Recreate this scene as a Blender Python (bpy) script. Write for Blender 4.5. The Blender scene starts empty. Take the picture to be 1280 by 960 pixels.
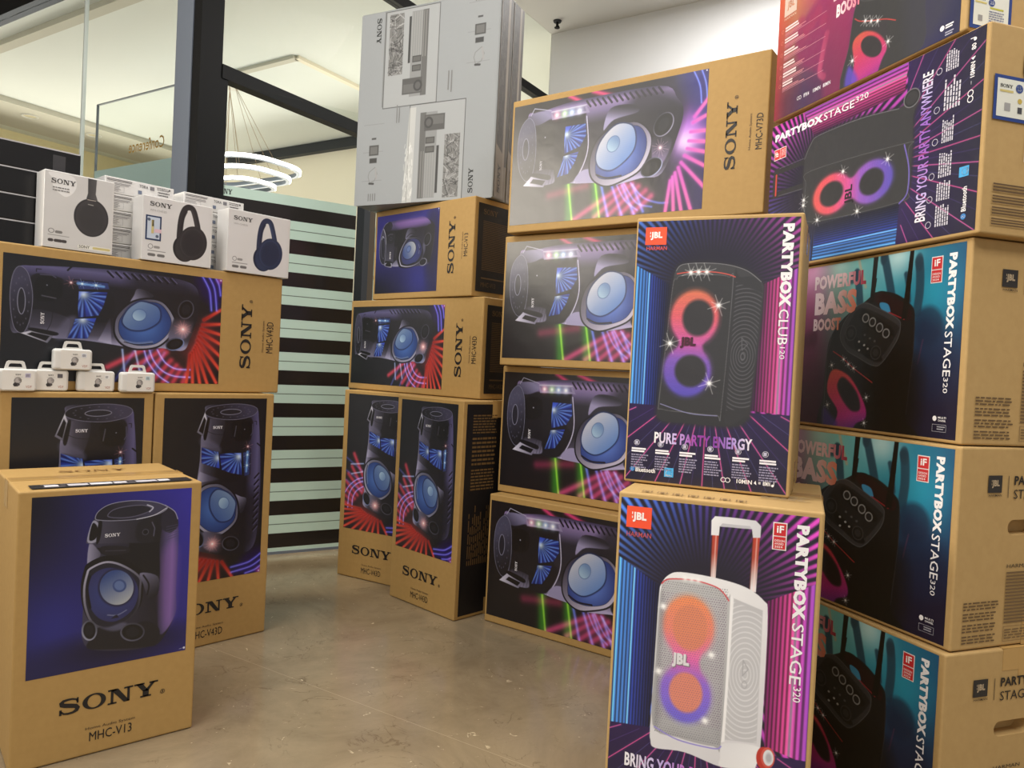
import bpy, bmesh, math, random
import numpy as np
from mathutils import Vector, Matrix, Euler

random.seed(7)
RNG = np.random.default_rng(7)
SC = bpy.context.scene
COL = SC.collection
# ------------------------------------------------------------------ camera
cd = bpy.data.cameras.new('camera'); cam = bpy.data.objects.new('camera', cd); COL.objects.link(cam)
cd.sensor_fit = 'HORIZONTAL'; cd.sensor_width = 36.0; cd.lens = 939.0167 * 36.0 / 1280.0
cd.clip_start = 0.05; cd.clip_end = 100
PITCH, ROLL = -0.0198, 0.0492
cp_, sp_ = math.cos(PITCH), math.sin(PITCH)
f_ = Vector((0, cp_, sp_)); u_ = Vector((0, -sp_, cp_)); r_ = Vector((1, 0, 0))
cr_, sr_ = math.cos(ROLL), math.sin(ROLL)
ri = r_ * cr_ + u_ * sr_            # image right axis in the world
up = u_ * cr_ - r_ * sr_
M = Matrix((ri, up, -f_)).transposed().to_4x4(); M.translation = Vector((0, 0, 1.0132))
cam.matrix_world = M
SC.camera = cam
# ------------------------------------------------------------------ view, world
SC.view_settings.view_transform = 'Standard'; SC.view_settings.look = 'None'
SC.view_settings.gamma = 1.0; SC.view_settings.use_curve_mapping = False
SC.view_settings.exposure = 0.0
w = bpy.data.worlds.new('world'); SC.world = w; w.use_nodes = True
w.node_tree.nodes['Background'].inputs[0].default_value = (1.0, 0.985, 0.965, 1)
w.node_tree.nodes['Background'].inputs[1].default_value = 0.30

K0 = Vector((-1.4934, 3.6606, 0)); WR = math.radians(58); WL = math.radians(148)
RD = Vector((math.cos(WR), math.sin(WR), 0)); LD = Vector((math.cos(WL), math.sin(WL), 0))
def rl(r, l, z=0.0): return K0 + RD * r + LD * l + Vector((0, 0, z))
CEIL = 3.83
def area(name, loc, sx, sy, power, color=(1, 0.92, 0.8), rot=(0, 0, 0)):
    l = bpy.data.lights.new(name, 'AREA'); l.shape = 'RECTANGLE'; l.size = sx; l.size_y = sy
    l.energy = power; l.color = color
    o = bpy.data.objects.new(name, l); o.location = loc; o.rotation_euler = rot; COL.objects.link(o); return o
# ceiling panel lights of the hall
HALL = (1, .982, .96)
area('ceiling_light', (-1.7, 1.5, CEIL - .03), 1.6, 1.2, 78, HALL, (0, 0, .6))
area('ceiling_light', (1.6, -0.2, CEIL - .03), 1.2, 1.2, 58, HALL)
area('ceiling_light', (-1.6, -0.9, CEIL - .03), 1.2, 1.2, 66, HALL)
area('ceiling_light', (1.9, 1.4, CEIL - .03), .8, .8, 34, HALL)
area('ceiling_light', (1.3, 4.4, CEIL - .03), .9, .9, 66, HALL)
def spot(name, loc, power, cone, aim, color=(1, .9, .72), blend=.5):
    l = bpy.data.lights.new(name, 'SPOT'); l.energy = power; l.color = color; l.spot_size = math.radians(cone); l.spot_blend = blend; l.shadow_soft_size = .05
    o = bpy.data.objects.new(name, l); o.location = loc; o.rotation_euler = (Vector(aim) - Vector(loc)).to_track_quat('-Z', 'Y').to_euler(); COL.objects.link(o)
spot('spot_light', (-.75, 2.6, CEIL - .06), 170, 15, (-.98, 3.62, 0))
spot('spot_light', (.1, 1.2, CEIL - .06), 120, 26, (-.05, 1.75, 0))
# unseen added lights: front fill behind the viewer, side light reflected in the prints
area('front_fill_light', (-1.4, -4.2, 1.9), 5.0, 2.8, 34, (1, .97, .93), (math.radians(90), 0, 0))
area('side_wash_light', (-4.7, 1.2, 2.6), 2.0, 1.5, 50, (1, .91, .77), (math.radians(90), 0, math.radians(-90))).data.spread = math.radians(84)
# unseen uplights added to brighten the meeting room ceiling
area('fill_uplight', rl(2.5, 5.0, 2.72), 3.4, 4.2, 10, (1, .985, .95), (math.pi, 0, WR))
area('fill_uplight', rl(2.3, 1.3, 2.72), 3.4, 1.8, 4.5, (1, .97, .91), (math.pi, 0, WR))

area('wall_fill_light', rl(2.4, 6.9, 2.5), 4.0, 1.4, 58, (1, .93, .78), (math.radians(-100), 0, WR))  # added lights, facing away from the viewer, that brighten the meeting room walls
area('wall_fill_light', rl(3.7, 3.2, 2.4), 4.5, 1.2, 54, (1, .93, .80), (math.radians(-100), 0, WR - math.pi / 2))
area('fill_uplight', rl(3.95, 1.2, 2.72), 1.4, 1.4, 13, (1, .93, .80), (math.pi, 0, WR))  # one more added uplight, for the room's right-hand end

area('screen_fill_light', rl(.5, 3.0, 2.3), 1.8, .5, 26, (1, 1, 1), (math.radians(-90), 0, WR - math.pi / 2))  # added light that brightens the pale blue film on the inner screen
# ------------------------------------------------------------------ materials
def lin(c):
    c = np.asarray(c, dtype=np.float64) / 255.0
    return np.where(c <= .04045, c / 12.92, ((c + .055) / 1.055) ** 2.4)
def L3(c): v = lin(c); return (float(v[0]), float(v[1]), float(v[2]), 1.0)
MATS = {}
def mat(name, c, rough=.5, metal=0.0, spec=.5, emit=None, estr=0.0, coat=0.0):
    if name in MATS: return MATS[name]
    m = bpy.data.materials.new(name); m.use_nodes = True
    b = m.node_tree.nodes['Principled BSDF']
    b.inputs['Base Color'].default_value = L3(c); b.inputs['Roughness'].default_value = rough
    b.inputs['Metallic'].default_value = metal; b.inputs['Specular IOR Level'].default_value = spec
    b.inputs['Coat Weight'].default_value = coat
    if emit is not None:
        b.inputs['Emission Color'].default_value = L3(emit); b.inputs['Emission Strength'].default_value = estr
    MATS[name] = m; return m
def N(nt, t, **kw):
    n = nt.nodes.new(t)
    for k, v in kw.items(): setattr(n, k, v)
    return n
def noise_mat(name, c1, c2, scale, rough, bump=0.0, detail=6, stretch=(1, 1, 1), spec=.4):
    m = mat(name, c1, rough, spec=spec); nt = m.node_tree; b = nt.nodes['Principled BSDF']
    tc = N(nt, 'ShaderNodeTexCoord'); mp = N(nt, 'ShaderNodeMapping'); mp.inputs['Scale'].default_value = stretch
    nz = N(nt, 'ShaderNodeTexNoise'); nz.inputs['Scale'].default_value = scale; nz.inputs['Detail'].default_value = detail
    mx = N(nt, 'ShaderNodeMix', data_type='RGBA')
    mx.inputs[6].default_value = L3(c1); mx.inputs[7].default_value = L3(c2)
    nt.links.new(tc.outputs['Object'], mp.inputs[0]); nt.links.new(mp.outputs[0], nz.inputs['Vector'])
    nt.links.new(nz.outputs['Fac'], mx.inputs[0]); nt.links.new(mx.outputs[2], b.inputs['Base Color'])
    if bump:
        bp = N(nt, 'ShaderNodeBump'); bp.inputs['Strength'].default_value = bump; bp.inputs['Distance'].default_value = .002
        nt.links.new(nz.outputs['Fac'], bp.inputs['Height']); nt.links.new(bp.outputs[0], b.inputs['Normal'])
    return m
KRAFT = noise_mat('kraft_cardboard', (184, 149, 90), (170, 135, 78), 55, .62, .10, 8)
KRAFT_J = noise_mat('brown_cardboard', (192, 159, 105), (178, 145, 92), 55, .66, .10, 8)
TAPE = mat('packing_tape', (190, 152, 92), .22, spec=.6)
WHITE_CARD = noise_mat('white_card', (226, 224, 221), (220, 218, 214), 40, .35, 0)
GREY_CARD = noise_mat('grey_card', (146, 150, 151), (140, 144, 145), 40, .32, 0)
def print_mat(name, rough, coat):
    m = bpy.data.materials.new(name); m.use_nodes = True; nt = m.node_tree; b = nt.nodes['Principled BSDF']
    a = N(nt, 'ShaderNodeVertexColor', layer_name='Col')
    nt.links.new(a.outputs[0], b.inputs['Base Color']); b.inputs['Roughness'].default_value = rough
    b.inputs['Specular IOR Level'].default_value = .5; b.inputs['Coat Weight'].default_value = coat
    b.inputs['Coat Roughness'].default_value = .28
    tc = N(nt, 'ShaderNodeTexCoord'); nz = N(nt, 'ShaderNodeTexNoise'); nz.inputs['Scale'].default_value = 9; nz.inputs['Detail'].default_value = 3
    bp = N(nt, 'ShaderNodeBump'); bp.inputs['Strength'].default_value = .25; bp.inputs['Distance'].default_value = .01
    nt.links.new(tc.outputs['Object'], nz.inputs['Vector']); nt.links.new(nz.outputs['Fac'], bp.inputs['Height'])
    nt.links.new(bp.outputs[0], b.inputs['Normal'])
    return m
PRINT = print_mat('glossy_print', .34, .35)
MATTE_PRINT = print_mat('matte_print', .55, 0)
BLACK = mat('black_frame', (9, 9, 9), .55, spec=.2)
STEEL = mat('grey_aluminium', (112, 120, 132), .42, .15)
DARKPOST = mat('dark_grey_post', (52, 55, 60), .5, spec=.25)
BROWNPOST = mat('brown_grey_post', (84, 74, 62), .6, spec=.2)
WALLW = noise_mat('white_wall_paint', (234, 234, 235), (230, 230, 231), 3, .7)
CEILM = noise_mat('ceiling_paint', (222, 221, 219), (217, 216, 214), 2, .8)
CREAM = noise_mat('cream_wall_paint', (243, 236, 218), (240, 232, 213), 2, .8)
ROOMC = noise_mat('meeting_room_ceiling', (232, 236, 233), (228, 232, 229), 2, .8)
COVE_GLOW = mat('cove_glow', (246, 234, 190), .8)
SOFF = mat('grey_soffit', (205, 202, 190), .8)
FROST = noise_mat('frosted_film', (196, 220, 207), (190, 214, 200), 5, .35)
FROSTLINE = mat('frosted_film_gap', (96, 112, 100), .4)
DARKFILM = mat('dark_film', (38, 34, 33), .14, spec=.5)
PALEBLUE = mat('pale_blue_film', (196, 226, 230), .4)
GLOW = mat('led_strip', (255, 255, 255), .4, emit=(255, 252, 245), estr=9.0)
GOLD = mat('gold_letters', (196, 150, 60), .4)
WHITE_PL = mat('white_blister', (222, 221, 216), .3)
BLACK_GLOSS = mat('black_gloss_card', (24, 23, 24), .22, spec=.5)
def glass_mat():
    m = bpy.data.materials.new('clear_glass'); m.use_nodes = True; nt = m.node_tree
    nt.nodes.remove(nt.nodes['Principled BSDF']); out = nt.nodes['Material Output']
    t = N(nt, 'ShaderNodeBsdfTransparent'); t.inputs[0].default_value = (.965, .98, .97, 1)
    g = N(nt, 'ShaderNodeBsdfGlossy'); g.inputs['Roughness'].default_value = .02
    lw = N(nt, 'ShaderNodeLayerWeight'); pw = N(nt, 'ShaderNodeMath', operation='POWER'); pw.inputs[1].default_value = 4.0
    fr = N(nt, 'ShaderNodeMath', operation='MULTIPLY_ADD'); fr.inputs[1].default_value = .08; fr.inputs[2].default_value = 0.0
    nt.links.new(lw.outputs['Facing'], pw.inputs[0]); nt.links.new(pw.outputs[0], fr.inputs[0])
    mx = N(nt, 'ShaderNodeMixShader')
    nt.links.new(fr.outputs[0], mx.inputs[0]); nt.links.new(t.outputs[0], mx.inputs[1]); nt.links.new(g.outputs[0], mx.inputs[2])
    nt.links.new(mx.outputs[0], out.inputs[0]); return m
GLASS = glass_mat()
def floor_mat():
    m = mat('beige_marble', (158, 142, 116), .16, spec=.5); nt = m.node_tree; b = nt.nodes['Principled BSDF']
    tc = N(nt, 'ShaderNodeTexCoord')
    n1 = N(nt, 'ShaderNodeTexNoise'); n1.inputs['Scale'].default_value = 2.3; n1.inputs['Detail'].default_value = 9; n1.inputs['Roughness'].default_value = .72
    n1.inputs['Distortion'].default_value = .6
    r1 = N(nt, 'ShaderNodeValToRGB'); r1.color_ramp.elements[0].position = .32; r1.color_ramp.elements[1].position = .70
    r1.color_ramp.elements[0].color = L3((128, 112, 88)); r1.color_ramp.elements[1].color = L3((160, 143, 115))
    n2 = N(nt, 'ShaderNodeTexNoise'); n2.inputs['Scale'].default_value = 4.2; n2.inputs['Detail'].default_value = 10; n2.inputs['Distortion'].default_value = 2.2
    r2 = N(nt, 'ShaderNodeValToRGB'); e = r2.color_ramp.elements
    e[0].position = .492; e[0].color = (0, 0, 0, 1); e[1].position = .4985; e[1].color = (1, 1, 1, 1)
    e2 = e.new(.505); e2.color = (0, 0, 0, 1)
    n3 = N(nt, 'ShaderNodeTexNoise'); n3.inputs['Scale'].default_value = 5; n3.inputs['Detail'].default_value = 4
    mu = N(nt, 'ShaderNodeMath', operation='MULTIPLY'); mu3 = N(nt, 'ShaderNodeMath', operation='MULTIPLY'); mu3.inputs[1].default_value = .75
    r3 = N(nt, 'ShaderNodeValToRGB'); r3.color_ramp.elements[0].position = .46; r3.color_ramp.elements[1].position = .58
    mx = N(nt, 'ShaderNodeMix', data_type='RGBA'); mx.inputs[7].default_value = L3((96, 78, 58))
    # pale flecks
    n4 = N(nt, 'ShaderNodeTexNoise'); n4.inputs['Scale'].default_value = 38; n4.inputs['Detail'].default_value = 6; n4.inputs['Distortion'].default_value = 1.5
    r4 = N(nt, 'ShaderNodeValToRGB'); r4.color_ramp.elements[0].position = .68; r4.color_ramp.elements[1].position = .76
    mx4 = N(nt, 'ShaderNodeMix', data_type='RGBA'); mx4.inputs[7].default_value = L3((205, 188, 156))
    # tile joints
    mp = N(nt, 'ShaderNodeMapping'); mp.inputs['Rotation'].default_value = (0, 0, -WR); mp.inputs['Location'].default_value = (.74, .6, 0)
    br = N(nt, 'ShaderNodeTexBrick'); br.offset = 0; br.inputs['Scale'].default_value = 1.0; br.inputs['Mortar Size'].default_value = .0014
    br.inputs['Mortar Smooth'].default_value = .4
    br.inputs['Brick Width'].default_value = 2.4; br.inputs['Row Height'].default_value = 4.0
    br.inputs['Color1'].default_value = (0, 0, 0, 1); br.inputs['Color2'].default_value = (0, 0, 0, 1); br.inputs['Mortar'].default_value = (.4, .4, .4, 1)
    mx5 = N(nt, 'ShaderNodeMix', data_type='RGBA'); mx5.inputs[7].default_value = L3((196, 178, 148))
    k = nt.links.new
    for n in (n1, n2, n3, n4): k(tc.outputs['Object'], n.inputs['Vector'])
    k(tc.outputs['Object'], mp.inputs[0]); k(mp.outputs[0], br.inputs['Vector'])
    k(n1.outputs['Fac'], r1.inputs[0]); k(n2.outputs['Fac'], r2.inputs[0]); k(n3.outputs['Fac'], r3.inputs[0])
    k(r2.outputs[0], mu.inputs[0]); k(r3.outputs[0], mu.inputs[1]); k(mu.outputs[0], mu3.inputs[0])
    k(r1.outputs[0], mx.inputs[6]); k(mu3.outputs[0], mx.inputs[0])
    k(n4.outputs['Fac'], r4.inputs[0]); k(r4.outputs[0], mx4.inputs[0]); k(mx.outputs[2], mx4.inputs[6])
    k(mx4.outputs[2], mx5.inputs[6]); k(br.outputs['Color'], mx5.inputs[0])
    k(mx5.outputs[2], b.inputs['Base Color'])
    return m
FLOORM = floor_mat()

# ------------------------------------------------------------------ mesh helpers
def link(name, me, m, parent=None, loc=None, rot=None):
    o = bpy.data.objects.new(name, me); COL.objects.link(o)
    if m is not None and not me.materials: me.materials.append(m)
    if parent is not None: o.parent = parent
    if loc is not None: o.location = loc
    if rot is not None: o.rotation_euler = rot
    return o
def mesh_from(bm, name):
    me = bpy.data.meshes.new(name); bm.normal_update(); bm.to_mesh(me); bm.free(); return me
def bx(bm, lo, hi, bev=0.0, seg=2):
    lo = Vector(lo); hi = Vector(hi); c = (lo + hi) / 2; s = hi - lo
    r = bmesh.ops.create_cube(bm, size=1.0, matrix=Matrix.Translation(c) @ Matrix.Diagonal((s.x, s.y, s.z, 1)))
    if bev:
        ed = list({e for v in r['verts'] for e in v.link_edges})
        bmesh.ops.bevel(bm, geom=ed, offset=bev, segments=seg, affect='EDGES', profile=.5)
def obb(bm, o, ex, ey, ez):
    """box from a corner and three edge vectors"""
    o = Vector(o); vs = []
    for k in (0, 1):
        for j in (0, 1):
            for i in (0, 1): vs.append(bm.verts.new(o + Vector(ex) * i + Vector(ey) * j + Vector(ez) * k))
    for f in ((0, 2, 3, 1), (4, 5, 7, 6), (0, 1, 5, 4), (2, 6, 7, 3), (0, 4, 6, 2), (1, 3, 7, 5)): bm.faces.new([vs[i] for i in f])
    bmesh.ops.recalc_face_normals(bm, faces=bm.faces)
def tube(bm, pts, r, n=6, closed=False):
    pts = [Vector(p) for p in pts]; rings = []
    for i, p in enumerate(pts):
        if closed: t = pts[(i + 1) % len(pts)] - pts[i - 1]
        else: t = pts[min(i + 1, len(pts) - 1)] - pts[max(i - 1, 0)]
        t.normalize(); a = Vector((0, 0, 1)) if abs(t.z) < .9 else Vector((1, 0, 0))
        b1 = t.cross(a).normalized(); b2 = t.cross(b1)
        rings.append([bm.verts.new(p + b1 * (r * math.cos(2 * math.pi * k / n)) + b2 * (r * math.sin(2 * math.pi * k / n))) for k in range(n)])
    m = len(rings)
    for i in range(m if closed else m - 1):
        A, B = rings[i], rings[(i + 1) % m]
        for k in range(n): bm.faces.new((A[k], A[(k + 1) % n], B[(k + 1) % n], B[k]))
    if not closed: bm.faces.new(rings[0]); bm.faces.new(rings[-1][::-1])
    bmesh.ops.recalc_face_normals(bm, faces=bm.faces)
def thing(name, label, cat, loc, rot=(0, 0, 0), group=None):
    o = bpy.data.objects.new(name, None); o.empty_display_size = .1; COL.objects.link(o)
    o.location = loc; o.rotation_euler = rot; o['label'] = label; o['category'] = cat
    if group: o['group'] = group
    return o
def tag(o, label, cat, group=None):
    o['label'] = label; o['category'] = cat
    if group: o['group'] = group
    return o
def struct(name, bm, m):
    o = link(name, mesh_from(bm, name), m); o['kind'] = 'structure'; return o
def dup_tree(root):
    r = root.copy(); COL.objects.link(r)
    for ch in list(root.children):
        c = ch.copy(); COL.objects.link(c); c.parent = r
        for g in list(ch.children):
            d = g.copy(); COL.objects.link(d); d.parent = c
    return r

# ------------------------------------------------------------------ flat print layers (lettering, badges)
class Layer:
    """flat coloured polygons lying on one face of a thing; coordinates in metres on that face"""
    def __init__(s, o=(0, 0, 0), ex=(1, 0, 0), ez=(0, 0, 1), n=(0, -1, 0), off=.0012):
        s.o, s.ex, s.ez, s.n, s.off = Vector(o), Vector(ex), Vector(ez), Vector(n), off
        s.v, s.f, s.c = [], [], []; s.groups = [[None, 0]]
    def face(s, o, ex, ez, n, off=None):
        s.o, s.ex, s.ez, s.n = Vector(o), Vector(ex), Vector(ez), Vector(n)
        if off is not None: s.off = off
    def part(s, name): s.groups.append([name, len(s.f)])
    def add(s, pts, faces, col, lift=0.0):
        b = len(s.v); fn = callable(col)
        for x, z in pts:
            s.v.append(s.o + s.ex * x + s.ez * z + s.n * (s.off + lift)); s.c.append(col(x, z) if fn else col)
        for f in faces: s.f.append(tuple(b + i for i in f))
    def poly(s, pts, col, lift=0.0): s.add(pts, [tuple(range(len(pts)))], col, lift)
    def rect(s, x0, z0, x1, z1, col, lift=0.0): s.poly([(x0, z0), (x1, z0), (x1, z1), (x0, z1)], col, lift)
    def frame(s, x0, z0, x1, z1, t, col, lift=0.0):
        s.rect(x0, z0, x1, z0 + t, col, lift); s.rect(x0, z1 - t, x1, z1, col, lift)
        s.rect(x0, z0 + t, x0 + t, z1 - t, col, lift); s.rect(x1 - t, z0 + t, x1, z1 - t, col, lift)
    def ring(s, cx, cz, ro, ri_, col, n=20, lift=0.0):
        p = [(cx + r * math.cos(2 * math.pi * k / n), cz + r * math.sin(2 * math.pi * k / n)) for k in range(n) for r in (ro, ri_)]
        s.add(p, [(2 * k, (2 * k + 2) % (2 * n), (2 * k + 3) % (2 * n), 2 * k + 1) for k in range(n)], col, lift)
    def disc(s, cx, cz, r, col, n=16, lift=0.0):
        s.poly([(cx + r * math.cos(2 * math.pi * k / n), cz + r * math.sin(2 * math.pi * k / n)) for k in range(n)], col, lift)
    def text(s, body, x0, z0, x1, z1, col, bold=0.0, rot=0, lift=0.0, shear=0.0):
        """lettering fitted into the rectangle; rot 90 reads upward, -90 reads downward"""
        v, f = (sony_glyphs() if body == 'SONY*' else glyphs(body, bold, shear)); out = []
        for a, b in v:
            if rot == 0: x, z = x0 + a * (x1 - x0), z0 + b * (z1 - z0)
            elif rot == 90: x, z = x1 - b * (x1 - x0), z0 + a * (z1 - z0)
            elif rot == -90: x, z = x0 + b * (x1 - x0), z1 - a * (z1 - z0)
            else: x, z = x1 - a * (x1 - x0), z1 - b * (z1 - z0)
            out.append((x, z))
        s.add(out, f, col, lift)
    def lines(s, x0, z0, x1, z1, n, col, fill=.5, rot=0, ragged=.2, words=False):
        """rows of unreadably small print"""
        for i in range(n):
            a = (i + (1 - fill) / 2) / n; b = a + fill / n; e = 1 - random.random() * ragged
            seg = [(0, e)]
            if words:
                seg = []; p = 0
                while p < e - .04:
                    q = min(e, p + random.uniform(.06, .2)); seg.append((p, q)); p = q + .03
            for p, q in seg:
                if rot == 0: s.rect(x0 + (x1 - x0) * p, z1 - (z1 - z0) * b, x0 + (x1 - x0) * q, z1 - (z1 - z0) * a, col)
                elif rot == 90: s.rect(x0 + (x1 - x0) * a, z0 + (z1 - z0) * p, x0 + (x1 - x0) * b, z0 + (z1 - z0) * q, col)
                else: s.rect(x1 - (x1 - x0) * b, z1 - (z1 - z0) * q, x1 - (x1 - x0) * a, z1 - (z1 - z0) * p, col)
    def build(s, name, m=None, parent=None):
        """one mesh for each group of print begun with part()"""
        o = None; ends = [g[1] for g in s.groups[1:]] + [len(s.f)]
        for (nm, f0), f1 in zip(s.groups, ends):
            F = s.f[f0:f1]
            if not F: continue
            ids = sorted({i for f in F for i in f}); mp = {v: k for k, v in enumerate(ids)}
            me = bpy.data.meshes.new(nm or name)
            me.from_pydata([tuple(s.v[i]) for i in ids], [], [tuple(mp[i] for i in f) for f in F]); me.update()
            at = me.color_attributes.new('Col', 'FLOAT_COLOR', 'POINT')
            c = np.ones((len(ids), 4), np.float32); c[:, :3] = lin(np.array([s.c[i] for i in ids], dtype=np.float64)); at.data.foreach_set('color', c.ravel())
            q = link(nm or name, me, m or MATTE_PRINT, parent); o = o or q
        return o
GL = {}
def glyphs(body, bold=0.0, shear=0.0):
    k = (body, bold, shear)
    if k in GL: return GL[k]
    cu = bpy.data.curves.new('t', 'FONT'); cu.body = body; cu.offset = bold; cu.shear = shear; cu.resolution_u = 2; cu.fill_mode = 'FRONT'
    cu.space_character = 1 + bold * 1.2
    o = bpy.data.objects.new('t', cu); COL.objects.link(o)
    dg = bpy.context.evaluated_depsgraph_get(); dg.update()
    me = bpy.data.meshes.new_from_object(o.evaluated_get(dg))
    v = np.array([(a.co.x, a.co.y) for a in me.vertices]); f = [tuple(p.vertices) for p in me.polygons]
    lo, hi = v.min(0), v.max(0); v = (v - lo) / (hi - lo)
    bpy.data.objects.remove(o); bpy.data.curves.remove(cu); bpy.data.meshes.remove(me)
    GL[k] = (v.tolist(), f); return GL[k]
def sony_glyphs():
    if 'S' in GL: return GL['S']
    V, F = [], []
    def P(pts, ox): b = len(V); V.extend((x + ox, z) for x, z in pts); F.append(tuple(range(b, b + len(pts))))
    def ribbon(c, wd, ox):
        n = len(c); A = []
        for i in range(n):
            a = c[max(i - 1, 0)]; d = c[min(i + 1, n - 1)]; t = (d[0] - a[0], d[1] - a[1]); l = math.hypot(*t)
            nx, nz = -t[1] / l, t[0] / l; A.append(((c[i][0] + nx * wd[i], c[i][1] + nz * wd[i]), (c[i][0] - nx * wd[i], c[i][1] - nz * wd[i])))
        for i in range(n - 1): P([A[i][0], A[i][1], A[i + 1][1], A[i + 1][0]], ox)
    # S
    c = [(1.02, .74), (.95, .88), (.75, .955), (.52, .96), (.3, .92), (.2, .8), (.22, .68), (.4, .6), (.66, .53), (.93, .45), (1.03, .31), (.98, .16), (.8, .06), (.55, .035), (.32, .08), (.17, .26)]
    wd = [.045, .055, .06, .07, .09, .12, .135, .135, .135, .135, .13, .11, .075, .07, .06, .045]
    ribbon(c, wd, 0)
    P([(.98, 1.0), (1.07, 1.0), (1.07, .64), (.97, .64)], 0); P([(.1, 0), (.22, 0), (.22, .36), (.1, .36)], 0)
    # O
    ox = 1.24; n = 32
    for k in range(n):
        a0, a1 = 2 * math.pi * k / n, 2 * math.pi * (k + 1) / n
        P([(.66 + .62 * math.cos(a0), .5 + .52 * math.sin(a0)), (.66 + .62 * math.cos(a1), .5 + .52 * math.sin(a1)),
           (  .66 + .36 * math.cos(a1), .5 + .42 * math.sin(a1)), (.66 + .36 * math.cos(a0), .5 + .42 * math.sin(a0))], ox)
    # N
    ox = 2.62
    P([(.16, .05), (.30, .05), (.30, .95), (.16, .95)], ox); P([(.0, 1), (.48, 1), (.48, .89), (.0, .89)], ox); P([(.0, 0), (.48, 0), (.48, .11), (.0, .11)], ox)
    P([(.14, 1), (.54, 1), (1.2, .0), (.88, 0)], ox); P([(1.06, .0), (1.2, 0), (1.2, .95), (1.06, .95)], ox); P([(.88, 1), (1.38, 1), (1.38, .89), (.88, .89)], ox)
    # Y
    ox = 4.06
    P([(.08, 1), (.44, 1), (.84, .40), (.50, .42)], ox); P([(1.04, 1), (1.22, 1), (.82, .42), (.62, .46)], ox); P([(.50, .48), (.84, .48), (.84, .04), (.50, .04)], ox)
    P([(0, 1), (.58, 1), (.58, .89), (0, .89)], ox); P([(.86, 1), (1.36, 1), (1.36, .89), (.86, .89)], ox); P([(.36, .11), (.98, .11), (.98, 0), (.36, 0)], ox)
    v = np.array(V); lo, hi = v.min(0), v.max(0); GL['S'] = (((v - lo) / (hi - lo)).tolist(), F); return GL['S']

# ------------------------------------------------------------------ picture prints, computed on a fine grid of coloured points
def crom(pts, k=5):
    n = len(pts); out = []; P = np.array(pts, float)
    for i in range(n):
        p0, p1, p2, p3 = P[i - 1], P[i], P[(i + 1) % n], P[(i + 2) % n]
        for j in range(k):
            t = j / k
            out.append(.5 * ((2 * p1) + (p2 - p0) * t + (2 * p0 - 5 * p1 + 4 * p2 - p3) * t * t + (3 * p1 - p0 - 3 * p2 + p3) * t ** 3))
    return np.array(out)
def cpath(pts, k=6):
    P = np.array([pts[0]] + list(pts) + [pts[-1]], float); out = []
    for i in range(1, len(P) - 2):
        p0, p1, p2, p3 = P[i - 1], P[i], P[i + 1], P[i + 2]
        for j in range(k):
            t = j / k
            out.append(.5 * ((2 * p1) + (p2 - p0) * t + (2 * p0 - 5 * p1 + 4 * p2 - p3) * t * t + (3 * p1 - p0 - 3 * p2 + p3) * t ** 3))
    out.append(P[-2]); return np.array(out)
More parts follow.
